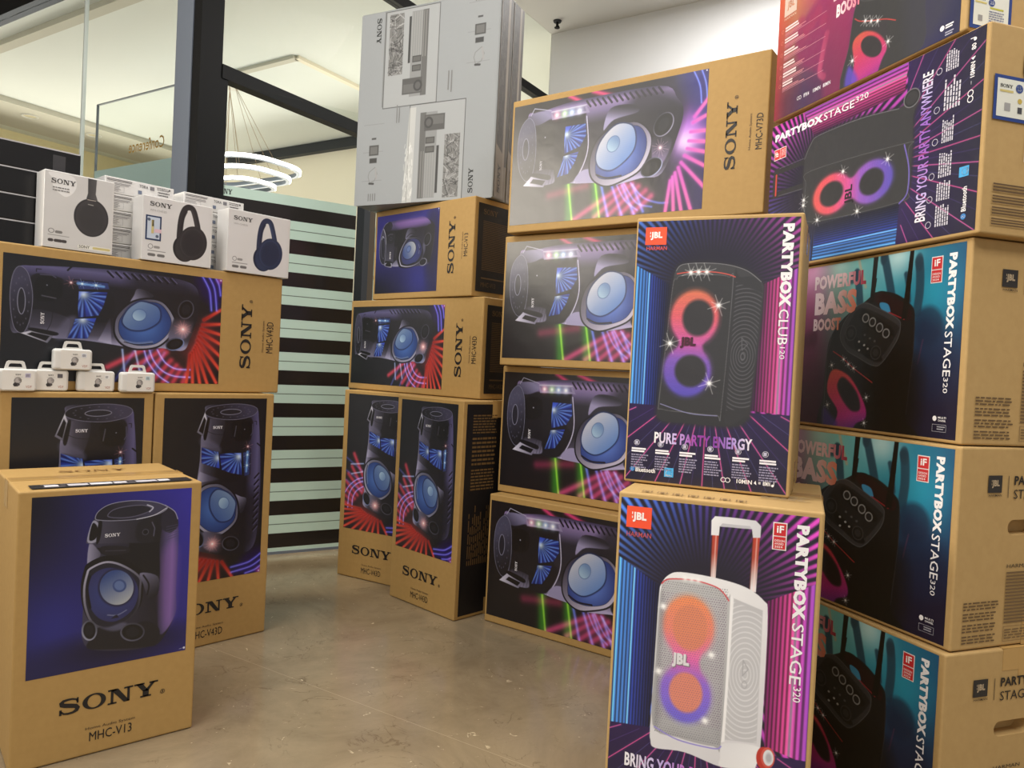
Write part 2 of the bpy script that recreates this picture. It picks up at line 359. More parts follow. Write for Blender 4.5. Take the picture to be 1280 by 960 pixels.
class Cv:
    """a picture in millimetres (x right, z up)"""
    def __init__(s, x0, x1, z0, z1, res, bg=(0, 0, 0)):
        s.x0, s.z0, s.res = x0, z0, res
        s.nx = int(round((x1 - x0) / res)) + 1; s.nz = int(round((z1 - z0) / res)) + 1
        s.xs = np.linspace(x0, x1, s.nx); s.zs = np.linspace(z0, z1, s.nz); s.x1, s.z1 = x1, z1
        s.im = np.empty((s.nz, s.nx, 3)); s.im[:] = bg
    def win(s, x0, x1, z0, z1):
        i0 = max(0, int((x0 - s.x0) / s.res) - 1); i1 = min(s.nx, int((x1 - s.x0) / s.res) + 3)
        j0 = max(0, int((z0 - s.z0) / s.res) - 1); j1 = min(s.nz, int((z1 - s.z0) / s.res) + 3)
        if i1 <= i0 or j1 <= j0: return None
        X, Z = np.meshgrid(s.xs[i0:i1], s.zs[j0:j1]); return (slice(j0, j1), slice(i0, i1)), X, Z
    def comp(s, sl, m, col, X, Z, a, mode):
        c = col(X, Z) if callable(col) else np.asarray(col, float)
        m = (m * a)[..., None]; im = s.im[sl]
        if mode == 'add': s.im[sl] = np.minimum(255, im + m * c)
        elif mode == 'screen': s.im[sl] = 255 - (255 - im) * (1 - m * c / 255)
        else: s.im[sl] = im * (1 - m) + c * m
    def fill(s, f, a=1.0, mode='n'):
        X, Z = np.meshgrid(s.xs, s.zs); s.comp((slice(None), slice(None)), np.ones_like(X), f, X, Z, a, mode)
    def poly(s, pts, col, a=1.0, soft=None, smooth=True, mode='n', grow=0.0):
        P = crom(pts) if smooth else np.array(pts, float)
        soft = soft or s.res; pad = soft + grow + 1
        wv = s.win(P[:, 0].min() - pad, P[:, 0].max() + pad, P[:, 1].min() - pad, P[:, 1].max() + pad)
        if wv is None: return
        sl, X, Z = wv; ins = np.zeros(X.shape, bool); d2 = np.full(X.shape, 1e12)
        n = len(P)
        for i in range(n):
            ax, az = P[i]; bx_, bz = P[(i + 1) % n]; ex, ez = bx_ - ax, bz - az; l2 = ex * ex + ez * ez
            if l2 < 1e-9: continue
            t = np.clip(((X - ax) * ex + (Z - az) * ez) / l2, 0, 1)
            d2 = np.minimum(d2, (X - ax - t * ex) ** 2 + (Z - az - t * ez) ** 2)
            if abs(ez) > 1e-9:
                c = (az > Z) != (bz > Z); ins ^= c & (X < ex * (Z - az) / ez + ax)
        d = np.sqrt(d2); d = np.where(ins, d, -d) + grow
        s.comp(sl, np.clip(d / soft + .5, 0, 1), col, X, Z, a, mode)
    def path(s, pts, wdt, col, a=1.0, soft=None, mode='n', smooth=False, close=False, gauss=False):
        P = (crom(pts) if close else cpath(pts)) if smooth else np.array(list(pts) + ([pts[0]] if close else []), float)
        if smooth and close: P = np.vstack([P, P[:1]])
        soft = soft or s.res; pad = wdt * (3 if gauss else 1) + soft + 1
        wv = s.win(P[:, 0].min() - pad, P[:, 0].max() + pad, P[:, 1].min() - pad, P[:, 1].max() + pad)
        if wv is None: return
        sl, X, Z = wv; d2 = np.full(X.shape, 1e12)
        for (ax, az), (bx_, bz) in zip(P[:-1], P[1:]):
            ex, ez = bx_ - ax, bz - az; l2 = ex * ex + ez * ez
            if l2 < 1e-9: continue
            t = np.clip(((X - ax) * ex + (Z - az) * ez) / l2, 0, 1)
            d2 = np.minimum(d2, (X - ax - t * ex) ** 2 + (Z - az - t * ez) ** 2)
        d = np.sqrt(d2)
        m = np.exp(-(d / (wdt * .6)) ** 2) if gauss else np.clip((wdt / 2 - d) / soft + .5, 0, 1)
        s.comp(sl, m, col, X, Z, a, mode)
    def ell(s, cx, cz, rx, rz, col, a=1.0, soft=None, rot=0.0, mode='n', inner=0.0):
        soft = soft or s.res; R = max(rx, rz) + soft + 1; wv = s.win(cx - R, cx + R, cz - R, cz + R)
        if wv is None: return
        sl, X, Z = wv; c, n = math.cos(rot), math.sin(rot); x = (X - cx) * c + (Z - cz) * n; z = -(X - cx) * n + (Z - cz) * c
        q = np.sqrt((x / rx) ** 2 + (z / rz) ** 2); k = min(rx, rz)
        m = np.clip((1 - q) * k / soft + .5, 0, 1)
        if inner: m = m * np.clip((q - inner) * k / soft + .5, 0, 1)
        s.comp(sl, m, col, X, Z, a, mode)
    def glow(s, cx, cz, r, col, a=1.0, mode='screen'):
        wv = s.win(cx - 3 * r, cx + 3 * r, cz - 3 * r, cz + 3 * r)
        if wv is None: return
        sl, X, Z = wv; s.comp(sl, np.exp(-((X - cx) ** 2 + (Z - cz) ** 2) / (r * r)), col, X, Z, a, mode)
    def star(s, cx, cz, r, col=(255, 255, 255), n=4, a=1.0):
        s.glow(cx, cz, r * .24, col, a); s.glow(cx, cz, r * .11, (255, 255, 255), 1)
        for k in range(n):
            t = math.pi * k / n + .35; rr = r * (1 if k % 2 == 0 else .7)
            s.path([(cx - rr * math.cos(t), cz - rr * math.sin(t)), (cx + rr * math.cos(t), cz + rr * math.sin(t))], max(r * .055, s.res * 1.1), col, .48 * a, mode='screen', gauss=True)
    def build(s, name, parent, m=None, y=-.0006, o=(0, 0, 0), ex=(1, 0, 0), ez=(0, 0, 1), me=None):
        X, Z = np.meshgrid(s.xs / 1000.0, s.zs / 1000.0); n = s.nx * s.nz
        co = np.empty((n, 3), np.float32)
        ex = np.array(ex); ez = np.array(ez); nn = np.cross(ex, ez); o = np.array(o)
        co[:] = o + X.reshape(-1, 1) * ex + Z.reshape(-1, 1) * ez + nn * (-y)
        i = (np.arange(s.nz - 1)[:, None] * s.nx + np.arange(s.nx - 1)[None, :]).ravel()
        q = np.stack([i, i + 1, i + 1 + s.nx, i + s.nx], 1).astype(np.int32)
        me = bpy.data.meshes.new(name); me.vertices.add(n); me.vertices.foreach_set('co', co.ravel())
        me.loops.add(q.size); me.loops.foreach_set('vertex_index', q.ravel()); me.polygons.add(len(q))
        me.polygons.foreach_set('loop_start', np.arange(0, q.size, 4, dtype=np.int32)); me.update(calc_edges=True)
        at = me.color_attributes.new('Col', 'FLOAT_COLOR', 'POINT')
        c = np.ones((n, 4), np.float32); c[:, :3] = lin(np.clip(s.im, 0, 255)).reshape(-1, 3); at.data.foreach_set('color', c.ravel())
        return link(name, me, m or PRINT, parent)
def grad(p0, c0, p1, c1):
    p0 = np.array(p0, float); d = np.array(p1, float) - p0; l2 = d @ d; c0 = np.array(c0, float); c1 = np.array(c1, float)
    def f(X, Z):
        t = np.clip(((X - p0[0]) * d[0] + (Z - p0[1]) * d[1]) / l2, 0, 1)[..., None]; return c0 * (1 - t) + c1 * t
    return f
def ramp(p0, p1, stops):
    p0 = np.array(p0, float); d = np.array(p1, float) - p0; l2 = d @ d; T = [q[0] for q in stops]; C = np.array([q[1] for q in stops], float)
    def f(X, Z):
        t = ((X - p0[0]) * d[0] + (Z - p0[1]) * d[1]) / l2
        return np.stack([np.interp(t, T, C[:, k]) for k in range(3)], -1)
    return f
def radial(c, r, c0, c1, rx=1.0, rz=1.0):
    c0 = np.array(c0, float); c1 = np.array(c1, float)
    def f(X, Z):
        t = np.clip(np.sqrt(((X - c[0]) / rx) ** 2 + ((Z - c[1]) / rz) ** 2) / r, 0, 1)[..., None]; return c0 * (1 - t) + c1 * t
    return f
def E4(P, n=30):
    """ellipse through top, right, bottom and left points"""
    P = np.array(P, float); c = P.mean(0); a = (P[1] - P[3]) / 2; b = (P[0] - P[2]) / 2
    return [tuple(c + a * math.cos(2 * math.pi * k / n) + b * math.sin(2 * math.pi * k / n)) for k in range(n)]
def mid(P): a = np.array(P, float); return a.mean(0)
# ---- pictures on the boxes -------------------------------------------------
def woofer(c, ringo, ringi, cone, cap, blue=(58, 92, 170), cone_c=((150, 172, 205), (78, 110, 170)), bez=((70, 70, 90), (180, 180, 205))):
    mo = mid(ringo)
    c.poly(ringo, (22, 22, 30), grow=6); c.poly(ringo, grad((mo[0] + 80, mo[1] + 60), bez[0], (mo[0] - 90, mo[1] - 70), bez[1]))
    c.poly(ringi, (24, 26, 40), grow=1.5); mi = mid(ringi)
    c.poly(ringi, radial(mi, 110, (blue[0] + 30, blue[1] + 40, blue[2] + 35), (blue[0] * .45, blue[1] * .5, blue[2] * .6)))
    c.poly(cone, (30, 44, 90), grow=5, soft=5); k = mid(cone)
    c.poly(cone, grad((k[0] + 50, k[1] + 50), cone_c[0], (k[0] - 50, k[1] - 45), cone_c[1]))
    cap = E4(cap); c.poly(cap, (70, 98, 150), grow=2, soft=3); kc = mid(cap)
    c.poly(cap, grad((kc[0] + 15, kc[1] - 12), (110, 140, 185), (kc[0] - 15, kc[1] + 12), (160, 190, 215)))
def port(c, P, rim=(150, 155, 175)):
    P = E4(P); m = mid(P); c.poly(P, grad((m[0] - 20, m[1] - 25), rim, (m[0] + 20, m[1] + 25), (50, 50, 62))); c.poly(P, (14, 14, 18), grow=-4, soft=2)
    c.poly([(m[0] + (x - m[0]) * .55, m[1] + (z - m[1]) * .55) for x, z in P], (26, 26, 34), soft=4)
def bandset(c, pts, wdt, col, a):
    for i in range(0, len(pts), 2): c.path([pts[i], pts[i + 1]], wdt, col, a, mode='screen', gauss=True)
def window(c, P, src, n, seed, col=(70, 110, 235)):
    rg = np.random.default_rng(seed); m = mid(P)
    c.poly(P, (22, 30, 78), smooth=False, soft=2)
    X = [p[0] for p in P]; Z = [p[1] for p in P]; far = 1.1 * math.hypot(max(X) - min(X), max(Z) - min(Z))
    msk = Cv(min(X) - 2, max(X) + 2, min(Z) - 2, max(Z) + 2, c.res, (18, 26, 70))
    msk.fill(radial(src, far * .8, (62, 96, 225), (18, 26, 92)))
    d = math.atan2(m[1] - src[1], m[0] - src[0])
    for k in range(n):
        t = d + (k / (n - 1) - .5) * 2.5 + rg.uniform(-.05, .05)
        p = (src[0] + 6 * math.cos(t), src[1] + 6 * math.sin(t)); q = (src[0] + far * math.cos(t), src[1] + far * math.sin(t))
        msk.path([p, q], 4.6, (120, 170, 255), .55, mode='screen', gauss=True)
        t += .13; msk.path([p, (src[0] + far * math.cos(t), src[1] + far * math.sin(t))], 4.8, (8, 10, 44), .6, gauss=True)
    msk.glow(src[0], src[1], 12, (220, 240, 255), .8)
    def samp(Xg, Zg):
        i = np.clip(((Xg - msk.x0) / msk.res).round().astype(int), 0, msk.nx - 1); j = np.clip(((Zg - msk.z0) / msk.res).round().astype(int), 0, msk.nz - 1)
        return msk.im[j, i]
    c.poly(P, samp, smooth=False, soft=1.5)

def art_small_speaker():                                    # blue picture of a short round-topped speaker
    c = Cv(29, 392, 219, 655, .95)
    def bg(X, Z):
        t = np.clip((X - 29) / 363, 0, 1)[..., None]; v = np.clip((Z - 219) / 436, 0, 1)[..., None]
        a = np.array([24, 22, 62.]) * (1 - t) + np.array([52, 46, 158.]) * t
        g = np.exp(-(((X - 60) / 120) ** 2 + ((Z - 330) / 120) ** 2))[..., None]
        return a * (1 - .25 * (1 - v)) + g * np.array([14, 18, 60.]) - (np.exp(-(((X - 29) / 90) ** 2 + ((Z - 655) / 120) ** 2)) * 1)[..., None] * np.array([14, 12, 32.])
    c.fill(bg)
    c.ell(235, 262, 150, 38, (12, 10, 34), .75, soft=50)
    body = [(163, 597), (146, 541), (152, 532), (152, 473), (146, 423), (144, 330), (147, 291), (169, 266), (239, 249), (295, 246), (328, 255), (360, 317), (361, 390), (361, 558), (349, 596), (325, 615), (277, 628), (225, 627), (183, 614)]
    c.poly(body, grad((150, 400), (58, 56, 78), (320, 420), (26, 24, 34)))
    c.poly([(316, 513), (330, 574), (361, 558), (362, 390), (362, 319), (325, 274), (317, 379)], ramp((318, 400), (362, 400), [(0, (40, 36, 58)), (.35, (78, 68, 112)), (.7, (112, 92, 150)), (1, (70, 60, 120))]), soft=3)
    c.poly([(322, 480), (360, 500), (360, 330), (330, 300)], (150, 100, 185), .4, soft=25)
    c.poly([(325, 610), (349, 596), (361, 558), (340, 540), (318, 560)], (36, 34, 50), soft=3)
    for k in range(6): c.path([(332, 556 - 7 * k), (359, 560 - 6 * k)], 2, (74, 70, 100), .7)
    # front
    c.poly([(239, 579), (299, 586), (316, 545), (316, 513), (317, 400), (272, 443), (230, 482), (179, 505), (172, 520), (241, 509)], (20, 19, 25), soft=3)
    c.poly([(153, 532), (171, 517), (178, 499), (152, 470)], grad((150, 500), (150, 148, 175), (178, 500), (86, 84, 104)), soft=2)
    c.poly([(165, 590), (203, 584), (239, 581), (299, 588), (314, 550), (310, 520), (241, 524), (176, 530), (152, 532), (147, 541)], grad((150, 560), (74, 72, 92), (310, 560), (24, 23, 30)), soft=2)
    c.poly([(180, 522), (236, 516), (242, 500), (192, 498)], (30, 28, 36), soft=2); c.path([(190, 510), (236, 506)], 2, (60, 58, 70))
    c.poly([(158, 586), (171, 581), (176, 555), (167, 535), (148, 539)], (150, 150, 172)); c.poly([(158, 581), (168, 576), (171, 556), (164, 541), (152, 543)], (16, 15, 20))
    c.poly([(172, 584), (180, 582), (176, 540), (168, 532)], (16, 15, 20), soft=2)
    c.poly([(262, 572), (300, 578), (300, 524), (262, 528)], (30, 29, 37), soft=3); c.ell(281, 548, 8, 8, (70, 70, 84)); c.ell(281, 548, 6, 6, (18, 18, 24)); c.path([(296, 572), (303, 556), (301, 536)], 2.5, (86, 84, 104))
    # top
    top = [(165, 594), (172, 611), (198, 626), (245, 631), (294, 625), (325, 613), (330, 604), (307, 592), (259, 584), (207, 585), (176, 589)]
    c.poly(top, (150, 150, 170), grow=1.6); c.poly(top, grad((200, 590), (30, 29, 40), (280, 630), (62, 60, 84)))
    ti = [(191, 596), (202, 612), (233, 619), (273, 619), (294, 609), (286, 599), (254, 590), (219, 589)]
    c.poly(ti, (92, 90, 112)); c.poly(ti, (34, 33, 45), grow=-2.2); c.path([(330, 606), (300, 590), (259, 583)], 2.2, (190, 190, 205), smooth=True); c.path([(283, 618), (297, 610), (289, 600)], 3, (180, 180, 200), smooth=True)
    c.path([(326, 614), (350, 596), (359, 575)], 2.2, (150, 148, 175), smooth=True)
    # woofer
    bez = [(156, 472), (192, 484), (231, 470), (272, 435), (276, 403), (271, 351), (240, 319), (201, 311), (166, 330), (148, 372), (143, 419), (148, 456)]
    c.poly([(x, z + 9) for x, z in bez], (14, 13, 18), grow=5)
    c.poly(bez, grad((150, 480), (176, 174, 196), (270, 330), (34, 33, 44))); c.poly(bez, (30, 30, 44), grow=-5)
    woof = [(208, 465), (248, 442), (269, 400), (259, 353), (220, 328), (181, 342), (157, 383), (153, 434), (173, 461)]
    c.poly(woof, radial((205, 400), 85, (50, 64, 130), (44, 44, 86))); c.path([(157, 450), (152, 420), (160, 372)], 6, (14, 14, 20), smooth=True)
    c.poly(E4([(217, 462), (262, 408), (220, 364), (176, 420)]), (34, 34, 66), soft=5)
    c.poly(E4([(217, 458), (258, 408), (220, 369), (180, 420)]), grad((200, 450), (54, 74, 130), (240, 375), (168, 172, 178)))
    for k in range(26): c.path([(182 + 3 * k, 372), (184 + 3 * k, 456)], .8, (40, 50, 90), .12)
    c.poly(E4([(224, 434), (241, 415), (225, 401), (209, 419)]), (58, 76, 128), soft=2); c.poly(E4([(224, 430), (236, 415), (225, 406), (213, 419)]), (92, 112, 160), soft=2)
    c.path([(200, 347), (222, 343), (243, 352)], 3, (140, 146, 170), .6, smooth=True); c.poly([(208, 336), (216, 343), (222, 344), (226, 336)], (22, 20, 40), smooth=False)
    c.poly([(272, 443), (315, 428), (317, 383), (296, 372), (281, 411)], grad((275, 440), (110, 108, 134), (312, 380), (26, 25, 33)), soft=2); c.path([(280, 436), (294, 410), (291, 384)], 4, (20, 19, 26), smooth=True)
    c.poly([(182, 319), (237, 306), (289, 316), (323, 290), (320, 253), (295, 247), (168, 266), (160, 290)], (24, 23, 31), soft=3)
    c.poly([(185, 318), (215, 303), (250, 308), (236, 322), (205, 316)], (88, 88, 112), .8, soft=6)
    port(c, [(160, 341), (178, 312), (161, 290), (143, 318)], (170, 172, 195)); port(c, [(258, 317), (289, 288), (260, 269), (231, 296)], (96, 96, 115))
    c.ell(388, 226, 3, 3, (210, 210, 225)); c.path([(376, 225), (383, 226)], 1.4, (150, 150, 180))
    return c

def art_tall_speaker():                                     # black picture of a tall speaker over red light beams
    c = Cv(30, 397, 228, 862, 1.15)
    c.fill(lambda X, Z: np.array([20, 21, 25.]) + np.exp(-(((X - 200) / 190) ** 2 + ((Z - 560) / 260) ** 2))[..., None] * np.array([10, 10, 13.]))
    for p, q in zip([(77, 581), (67, 520), (46, 484), (34, 447), (31, 413), (31, 382), (31, 350)], [(150, 455), (142, 418), (132, 405), (106, 390), (90, 372), (76, 358), (62, 340)]):
        c.path([p, q], 17, (214, 46, 66), .85, mode='screen', gauss=True)
    for p, q in zip([(31, 560), (31, 500), (31, 455)], [(140, 500), (142, 450), (130, 412)]): c.path([p, q], 9, (80, 90, 205), .55, mode='screen', gauss=True)
    for A in ([(139, 434), (114, 420), (93, 402), (78, 371), (77, 327)], [(138, 459), (104, 445), (72, 418), (54, 379), (51, 326)], [(137, 475), (99, 462), (57, 431), (31, 395)]):
        c.path(A, 7, (70, 80, 225), .95, mode='screen', gauss=True, smooth=True); c.path(A, 2.4, (150, 165, 255), .7, mode='screen', gauss=True, smooth=True)
    for p, q in (((134, 540), (60, 531)), ((140, 504), (66, 486))): c.path([p, q], 6, (150, 175, 235), .9, mode='screen', gauss=True)
    # fan of red beams
    rs = [(250, 286), (233, 290), (219, 294), (206, 298), (192, 302), (178, 306), (164, 308), (155, 312), (146, 316), (136, 322), (128, 328)]
    re = [(290, 228), (240, 226), (203, 226), (169, 225), (127, 225), (81, 226), (34, 236), (28, 266), (28, 291), (28, 316), (28, 338)]
    c.glow(165, 300, 70, (120, 22, 18), .8)
    for k, (p, q) in enumerate(zip(rs, re)):
        c.path([p, q], 12, (190, 34, 30), .9, mode='screen', gauss=True); c.path([p, q], 8.5, grad(p, (150, 30, 24), q, (232, 84, 62)), .95, soft=4)
    c.poly([(330, 300), (397, 320), (397, 228), (300, 228)], (30, 14, 74), .8, soft=30)
    for A in ([(399, 297), (371, 280), (344, 269), (285, 262)], [(399, 274), (373, 259), (346, 251), (287, 244)], [(396, 250), (375, 239), (340, 232)]):
        c.path(A, 9, (62, 66, 220), .9, mode='screen', gauss=True, smooth=True); c.path(A, 2.5, (140, 140, 255), .6, mode='screen', gauss=True, smooth=True)
    c.glow(394, 233, 14, (190, 60, 160), .8)
    # body
    body = [(170, 810), (172, 836), (230, 842), (300, 842), (358, 826), (368, 788), (376, 706), (383, 605), (385, 505), (379, 374), (361, 320), (318, 305), (254, 309), (181, 331), (141, 352), (145, 417), (143, 516), (149, 572), (157, 650), (159, 733), (171, 752)]
    c.poly(body, ramp((150, 560), (385, 560), [(0, (150, 148, 180)), (.1, (70, 68, 86)), (.28, (30, 29, 37)), (.75, (26, 25, 33)), (.84, (64, 60, 92)), (.93, (92, 88, 130)), (1, (58, 56, 86))]))
    c.poly([(180, 330), (361, 322), (385, 500), (330, 520), (300, 420), (240, 350)], (24, 23, 30), .75, soft=50)
    for k in range(9):
        z = 591 - 23.5 * k; c.path([(377, z), (361, z - 17)], 5.5, (14, 13, 20), .9); c.path([(380, z - 6), (364, z - 23)], 2.5, (120, 116, 160), .6)
    c.poly([(340, 790), (340, 715), (312, 700), (312, 580), (222, 580), (226, 698), (243, 787)], (24, 23, 29), soft=4)
    c.poly([(186, 790), (240, 787), (226, 700), (200, 690), (163, 700), (160, 735), (172, 752)], ramp((160, 740), (245, 740), [(0, (132, 130, 156)), (.4, (66, 64, 80)), (1, (34, 33, 42))]), soft=3)
    c.poly([(160, 700), (222, 672), (228, 690), (200, 712), (160, 728)], (96, 94, 120), .6, soft=12)
    c.path([(172, 752), (205, 738), (240, 735)], 1.6, (20, 20, 26), smooth=True)
    c.poly([(335, 777), (334, 720), (281, 715), (269, 778)], (16, 16, 19)); c.path([(283, 764), (278, 728)], 3, (84, 82, 96), soft=3); c.ell(315, 752, 2, 2, (120, 120, 135)); c.path([(345, 770), (346, 740), (340, 730)], 3, (70, 68, 92))
    c.path([(352, 780), (360, 780), (360, 768)], 2.5, (26, 26, 36)); c.path([(366, 700), (378, 690)], 5, (14, 14, 20))
    disc = [(361, 823), (352, 806), (325, 795), (280, 788), (230, 790), (190, 798), (169, 810), (182, 828), (226, 838), (287, 842), (338, 836)]
    c.poly(disc, (120, 118, 140), grow=1.5); c.poly(disc, grad((220, 790), (26, 25, 32), (310, 840), (60, 58, 80)))
    di = E4([(300, 816), (264, 804), (222, 813), (260, 825)])
    c.poly(di, (130, 130, 150)); c.poly(di, (32, 31, 40), grow=-2)
    for k in range(16):
        t = k * .39; c.ell(262 + 70 * math.cos(t), 815 + 19 * math.sin(t), 3, 1.6, (84, 82, 100), .8)
    c.poly([(168, 813), (177, 789), (167, 730), (143, 746)], grad((165, 812), (206, 206, 220), (160, 735), (96, 95, 112)), smooth=False, soft=2); c.poly([(166, 798), (173, 786), (164, 740), (149, 750)], (18, 17, 21), smooth=False, soft=2); c.poly([(177, 790), (186, 786), (176, 722), (166, 730)], (16, 15, 19), soft=3)
    # lit windows and lamp strip
    window(c, [(306, 668), (311, 589), (269, 599), (237, 612), (226, 667), (263, 669)], (298, 655), 9, 1)
    window(c, [(221, 675), (228, 618), (197, 627), (163, 640), (161, 694), (193, 682)], (221, 655), 9, 2)
    c.poly([(341, 676), (341, 590), (322, 584), (312, 668)], (44, 56, 110), smooth=False, soft=3); c.path([(330, 672), (328, 600)], 7, (90, 150, 230), .8, soft=4, mode='screen'); c.path([(340, 684), (342, 588)], 3, (22, 18, 34))
    c.star(330, 690, 20, (255, 150, 150), a=.7); c.star(330, 660, 15, (160, 210, 255)); c.star(330, 622, 15, (170, 215, 255))
    c.poly([(236, 578), (191, 596), (158, 611), (150, 572)], ramp((150, 590), (236, 590), [(0, (176, 174, 205)), (.45, (84, 82, 106)), (1, (28, 27, 35))]), smooth=False, soft=3)
    # woofer
    c.poly([(332, 503), (330, 477), (314, 452), (298, 482), (280, 524), (310, 512)], grad((330, 480), (40, 39, 50), (300, 510), (130, 128, 156)), soft=2)
    woofer(c, [(208, 564), (242, 556), (283, 521), (301, 473), (295, 423), (250, 387), (212, 385), (174, 408), (149, 441), (140, 496), (151, 537), (177, 559)],
           [(213, 553), (241, 544), (275, 515), (292, 473), (288, 429), (249, 398), (214, 396), (182, 414), (158, 445), (151, 494), (162, 531), (184, 549)],
           [(292, 483), (277, 437), (235, 433), (204, 474), (201, 518), (222, 542), (257, 531), (282, 508)], [(266, 494), (251, 474), (230, 493), (246, 514)],
           cone_c=((132, 156, 182), (52, 82, 150)), blue=(48, 80, 160))
    c.path([(165, 545), (156, 500), (163, 452)], 8, (150, 160, 190), .5, soft=3, smooth=True); c.path([(159, 536), (153, 497), (160, 450)], 2.5, (12, 12, 20), smooth=True)
    c.poly([(176, 400), (239, 388), (252, 369), (246, 320), (184, 345)], grad((180, 360), (100, 98, 124), (250, 350), (32, 31, 40)), soft=6)
    port(c, [(313, 349), (285, 321), (249, 347), (273, 374)], (80, 80, 96)); port(c, [(183, 380), (168, 349), (140, 378), (154, 409)], (130, 150, 205))
    c.star(213, 355, 30, (255, 120, 110), n=7, a=.6); c.glow(213, 355, 20, (255, 160, 155), .9)
    c.ell(392, 233, 2.5, 2.5, (220, 220, 230))
    return c

def art_big_speaker():                                      # black picture of the largest speaker over green and pink beams
    d = 50
    def D(P): return [(x, z - d) for x, z in P]
    c = Cv(30, 488, 205, 988, 1.35)
    c.fill(lambda X, Z: np.array([25, 22, 25.]) + np.clip((420 - Z) / 200, 0, 1)[..., None] * np.array([24, 18, 62.]))
    for p, q in zip([(31, 747), (34, 660), (36, 604), (38, 555), (38, 505)], [(140, 545), (138, 515), (127, 490), (110, 462), (90, 440)]):
        c.path(D([p, q]), 22, (200, 56, 112), .85, mode='screen', gauss=True)
    c.path(D([(130, 860), (150, 700)]), 30, (150, 30, 70), .6, mode='screen', gauss=True)
    for p, q in (((147, 638), (26, 603)), ((143, 596), (28, 548)), ((138, 554), (30, 501)), ((134, 513), (39, 468))): c.path(D([p, q]), 11, (90, 110, 240), .9, mode='screen', gauss=True)
    for p, q in (((166, 777), (25, 754)), ((156, 663), (29, 639))):
        c.path(D([p, (q[0], q[1] + 14)]), 34, (36, 120, 14), .85, mode='screen', gauss=True); c.path(D([p, q]), 8, (128, 205, 36), .9, mode='screen', gauss=True)
    for p, q in (((490, 790), (452, 722)), ((490, 690), (456, 600))): c.path(D([p, q]), 15, (224, 46, 110), .9, mode='screen', gauss=True)
    for A in ([(141, 520), (88, 471), (65, 417), (61, 379)], [(144, 548), (72, 496), (52, 436)], [(140, 575), (84, 540), (45, 490)]): c.path(D(A), 7, (90, 110, 240), .8, mode='screen', gauss=True, smooth=True)
    c.glow(290, 270, 75, (170, 80, 215), .95); c.glow(260, 275, 40, (225, 190, 255), .9)
    c.poly(D([(488, 350), (488, 255), (330, 255), (390, 300)]), (34, 30, 120), .8, soft=60)
    for A in ([(490, 307), (437, 283), (380, 275)], [(490, 280), (444, 263), (390, 255)]): c.path(D(A), 5, (100, 130, 250), .9, mode='screen', gauss=True, smooth=True)
    rs = [(338, 296), (319, 301), (289, 308), (260, 313), (235, 317), (213, 325), (191, 336), (175, 345), (159, 356), (146, 364), (134, 372)]
    re = [(390, 252), (338, 252), (287, 252), (250, 252), (216, 252), (170, 252), (102, 252), (30, 294), (28, 327), (28, 355), (28, 385)]
    for p, q in zip(rs, re):
        p, q = D([p, q]); c.path([p, q], 14, (190, 40, 140), .8, mode='screen', gauss=True); c.path([p, q], 11, grad(p, (210, 90, 200), q, (240, 110, 175)), .9, soft=6)
    body = D([(434, 975), (447, 935), (451, 907), (460, 850), (468, 740), (463, 427), (410, 361), (365, 337), (290, 352), (164, 404), (155, 481), (141, 590), (157, 661), (163, 740), (172, 800), (176, 850), (172, 882), (185, 915), (194, 969)])
    c.poly(body, ramp((160, 600), (465, 600), [(0, (176, 168, 206)), (.1, (88, 82, 106)), (.3, (38, 36, 45)), (.7, (40, 38, 50)), (.83, (104, 92, 132)), (.94, (142, 122, 172)), (1, (66, 58, 92))]))
    c.poly(D([(170, 410), (365, 340), (440, 400), (455, 520), (330, 560), (220, 470)]), (28, 26, 36), .8, soft=50)
    for k in range(14):
        z = 715 - 21.8 * k - d; c.path([(459, z), (437, z - 17)], 7.5, (24, 20, 34), .95)
    c.poly(D([(440, 722), (408, 716), (300, 735), (262, 712), (172, 760), (176, 850), (222, 930), (405, 940), (416, 860)]), (27, 25, 31), soft=6)
    c.poly(D([(185, 915), (232, 925), (226, 850), (212, 842), (178, 840), (172, 882)]), ramp((170, 890), (240, 890), [(0, (128, 124, 152)), (1, (40, 38, 48))]), soft=4)
    for k in range(3): c.path(D([(174, 880 - 14 * k), (226, 868 - 14 * k)]), 1.2, (20, 19, 25))
    c.poly(D([(388, 925), (385, 854), (318, 854), (309, 925)]), (18, 17, 20)); c.ell(352, 890 - d, 3, 3, (150, 150, 165))
    c.poly(D([(434, 975), (452, 940), (449, 880), (420, 872), (402, 935)]), grad((400, 890), (58, 56, 78), (450, 860), (128, 124, 160)), soft=4)
    disc = D([(433, 975), (421, 950), (377, 935), (286, 931), (219, 943), (196, 969), (234, 1000), (311, 1015), (393, 1007)])
    c.poly(disc, (140, 140, 165), grow=1.5); c.poly(disc, grad((240, 890), (28, 27, 34), (360, 960), (72, 72, 96)))
    di = E4(D([(359, 981), (327, 963), (277, 974), (309, 993)])); c.poly(di, (134, 134, 158)); c.poly(di, (36, 36, 48), grow=-2.5)
    for k in range(18):
        t = k * .35; c.ell(315 + 88 * math.cos(t), 974 - d + 28 * math.sin(t), 4, 2, (88, 88, 108), .8)
    c.path(D([(443, 960), (468, 944), (449, 868)]), 3, (170, 170, 195))
    c.poly(D([(178, 982), (211, 945), (193, 868), (164, 888)]), grad((178, 930), (214, 212, 230), (180, 820), (104, 100, 124)), smooth=False, soft=2); c.poly(D([(186, 950), (200, 936), (188, 880), (172, 893)]), (18, 17, 21), smooth=False, soft=2); c.poly(D([(211, 946), (222, 938), (206, 862), (190, 868)]), (18, 17, 21), soft=3)
    window(c, D([(379, 801), (378, 715), (337, 710), (298, 734), (279, 800), (330, 804)]), (349, 743), 11, 3)
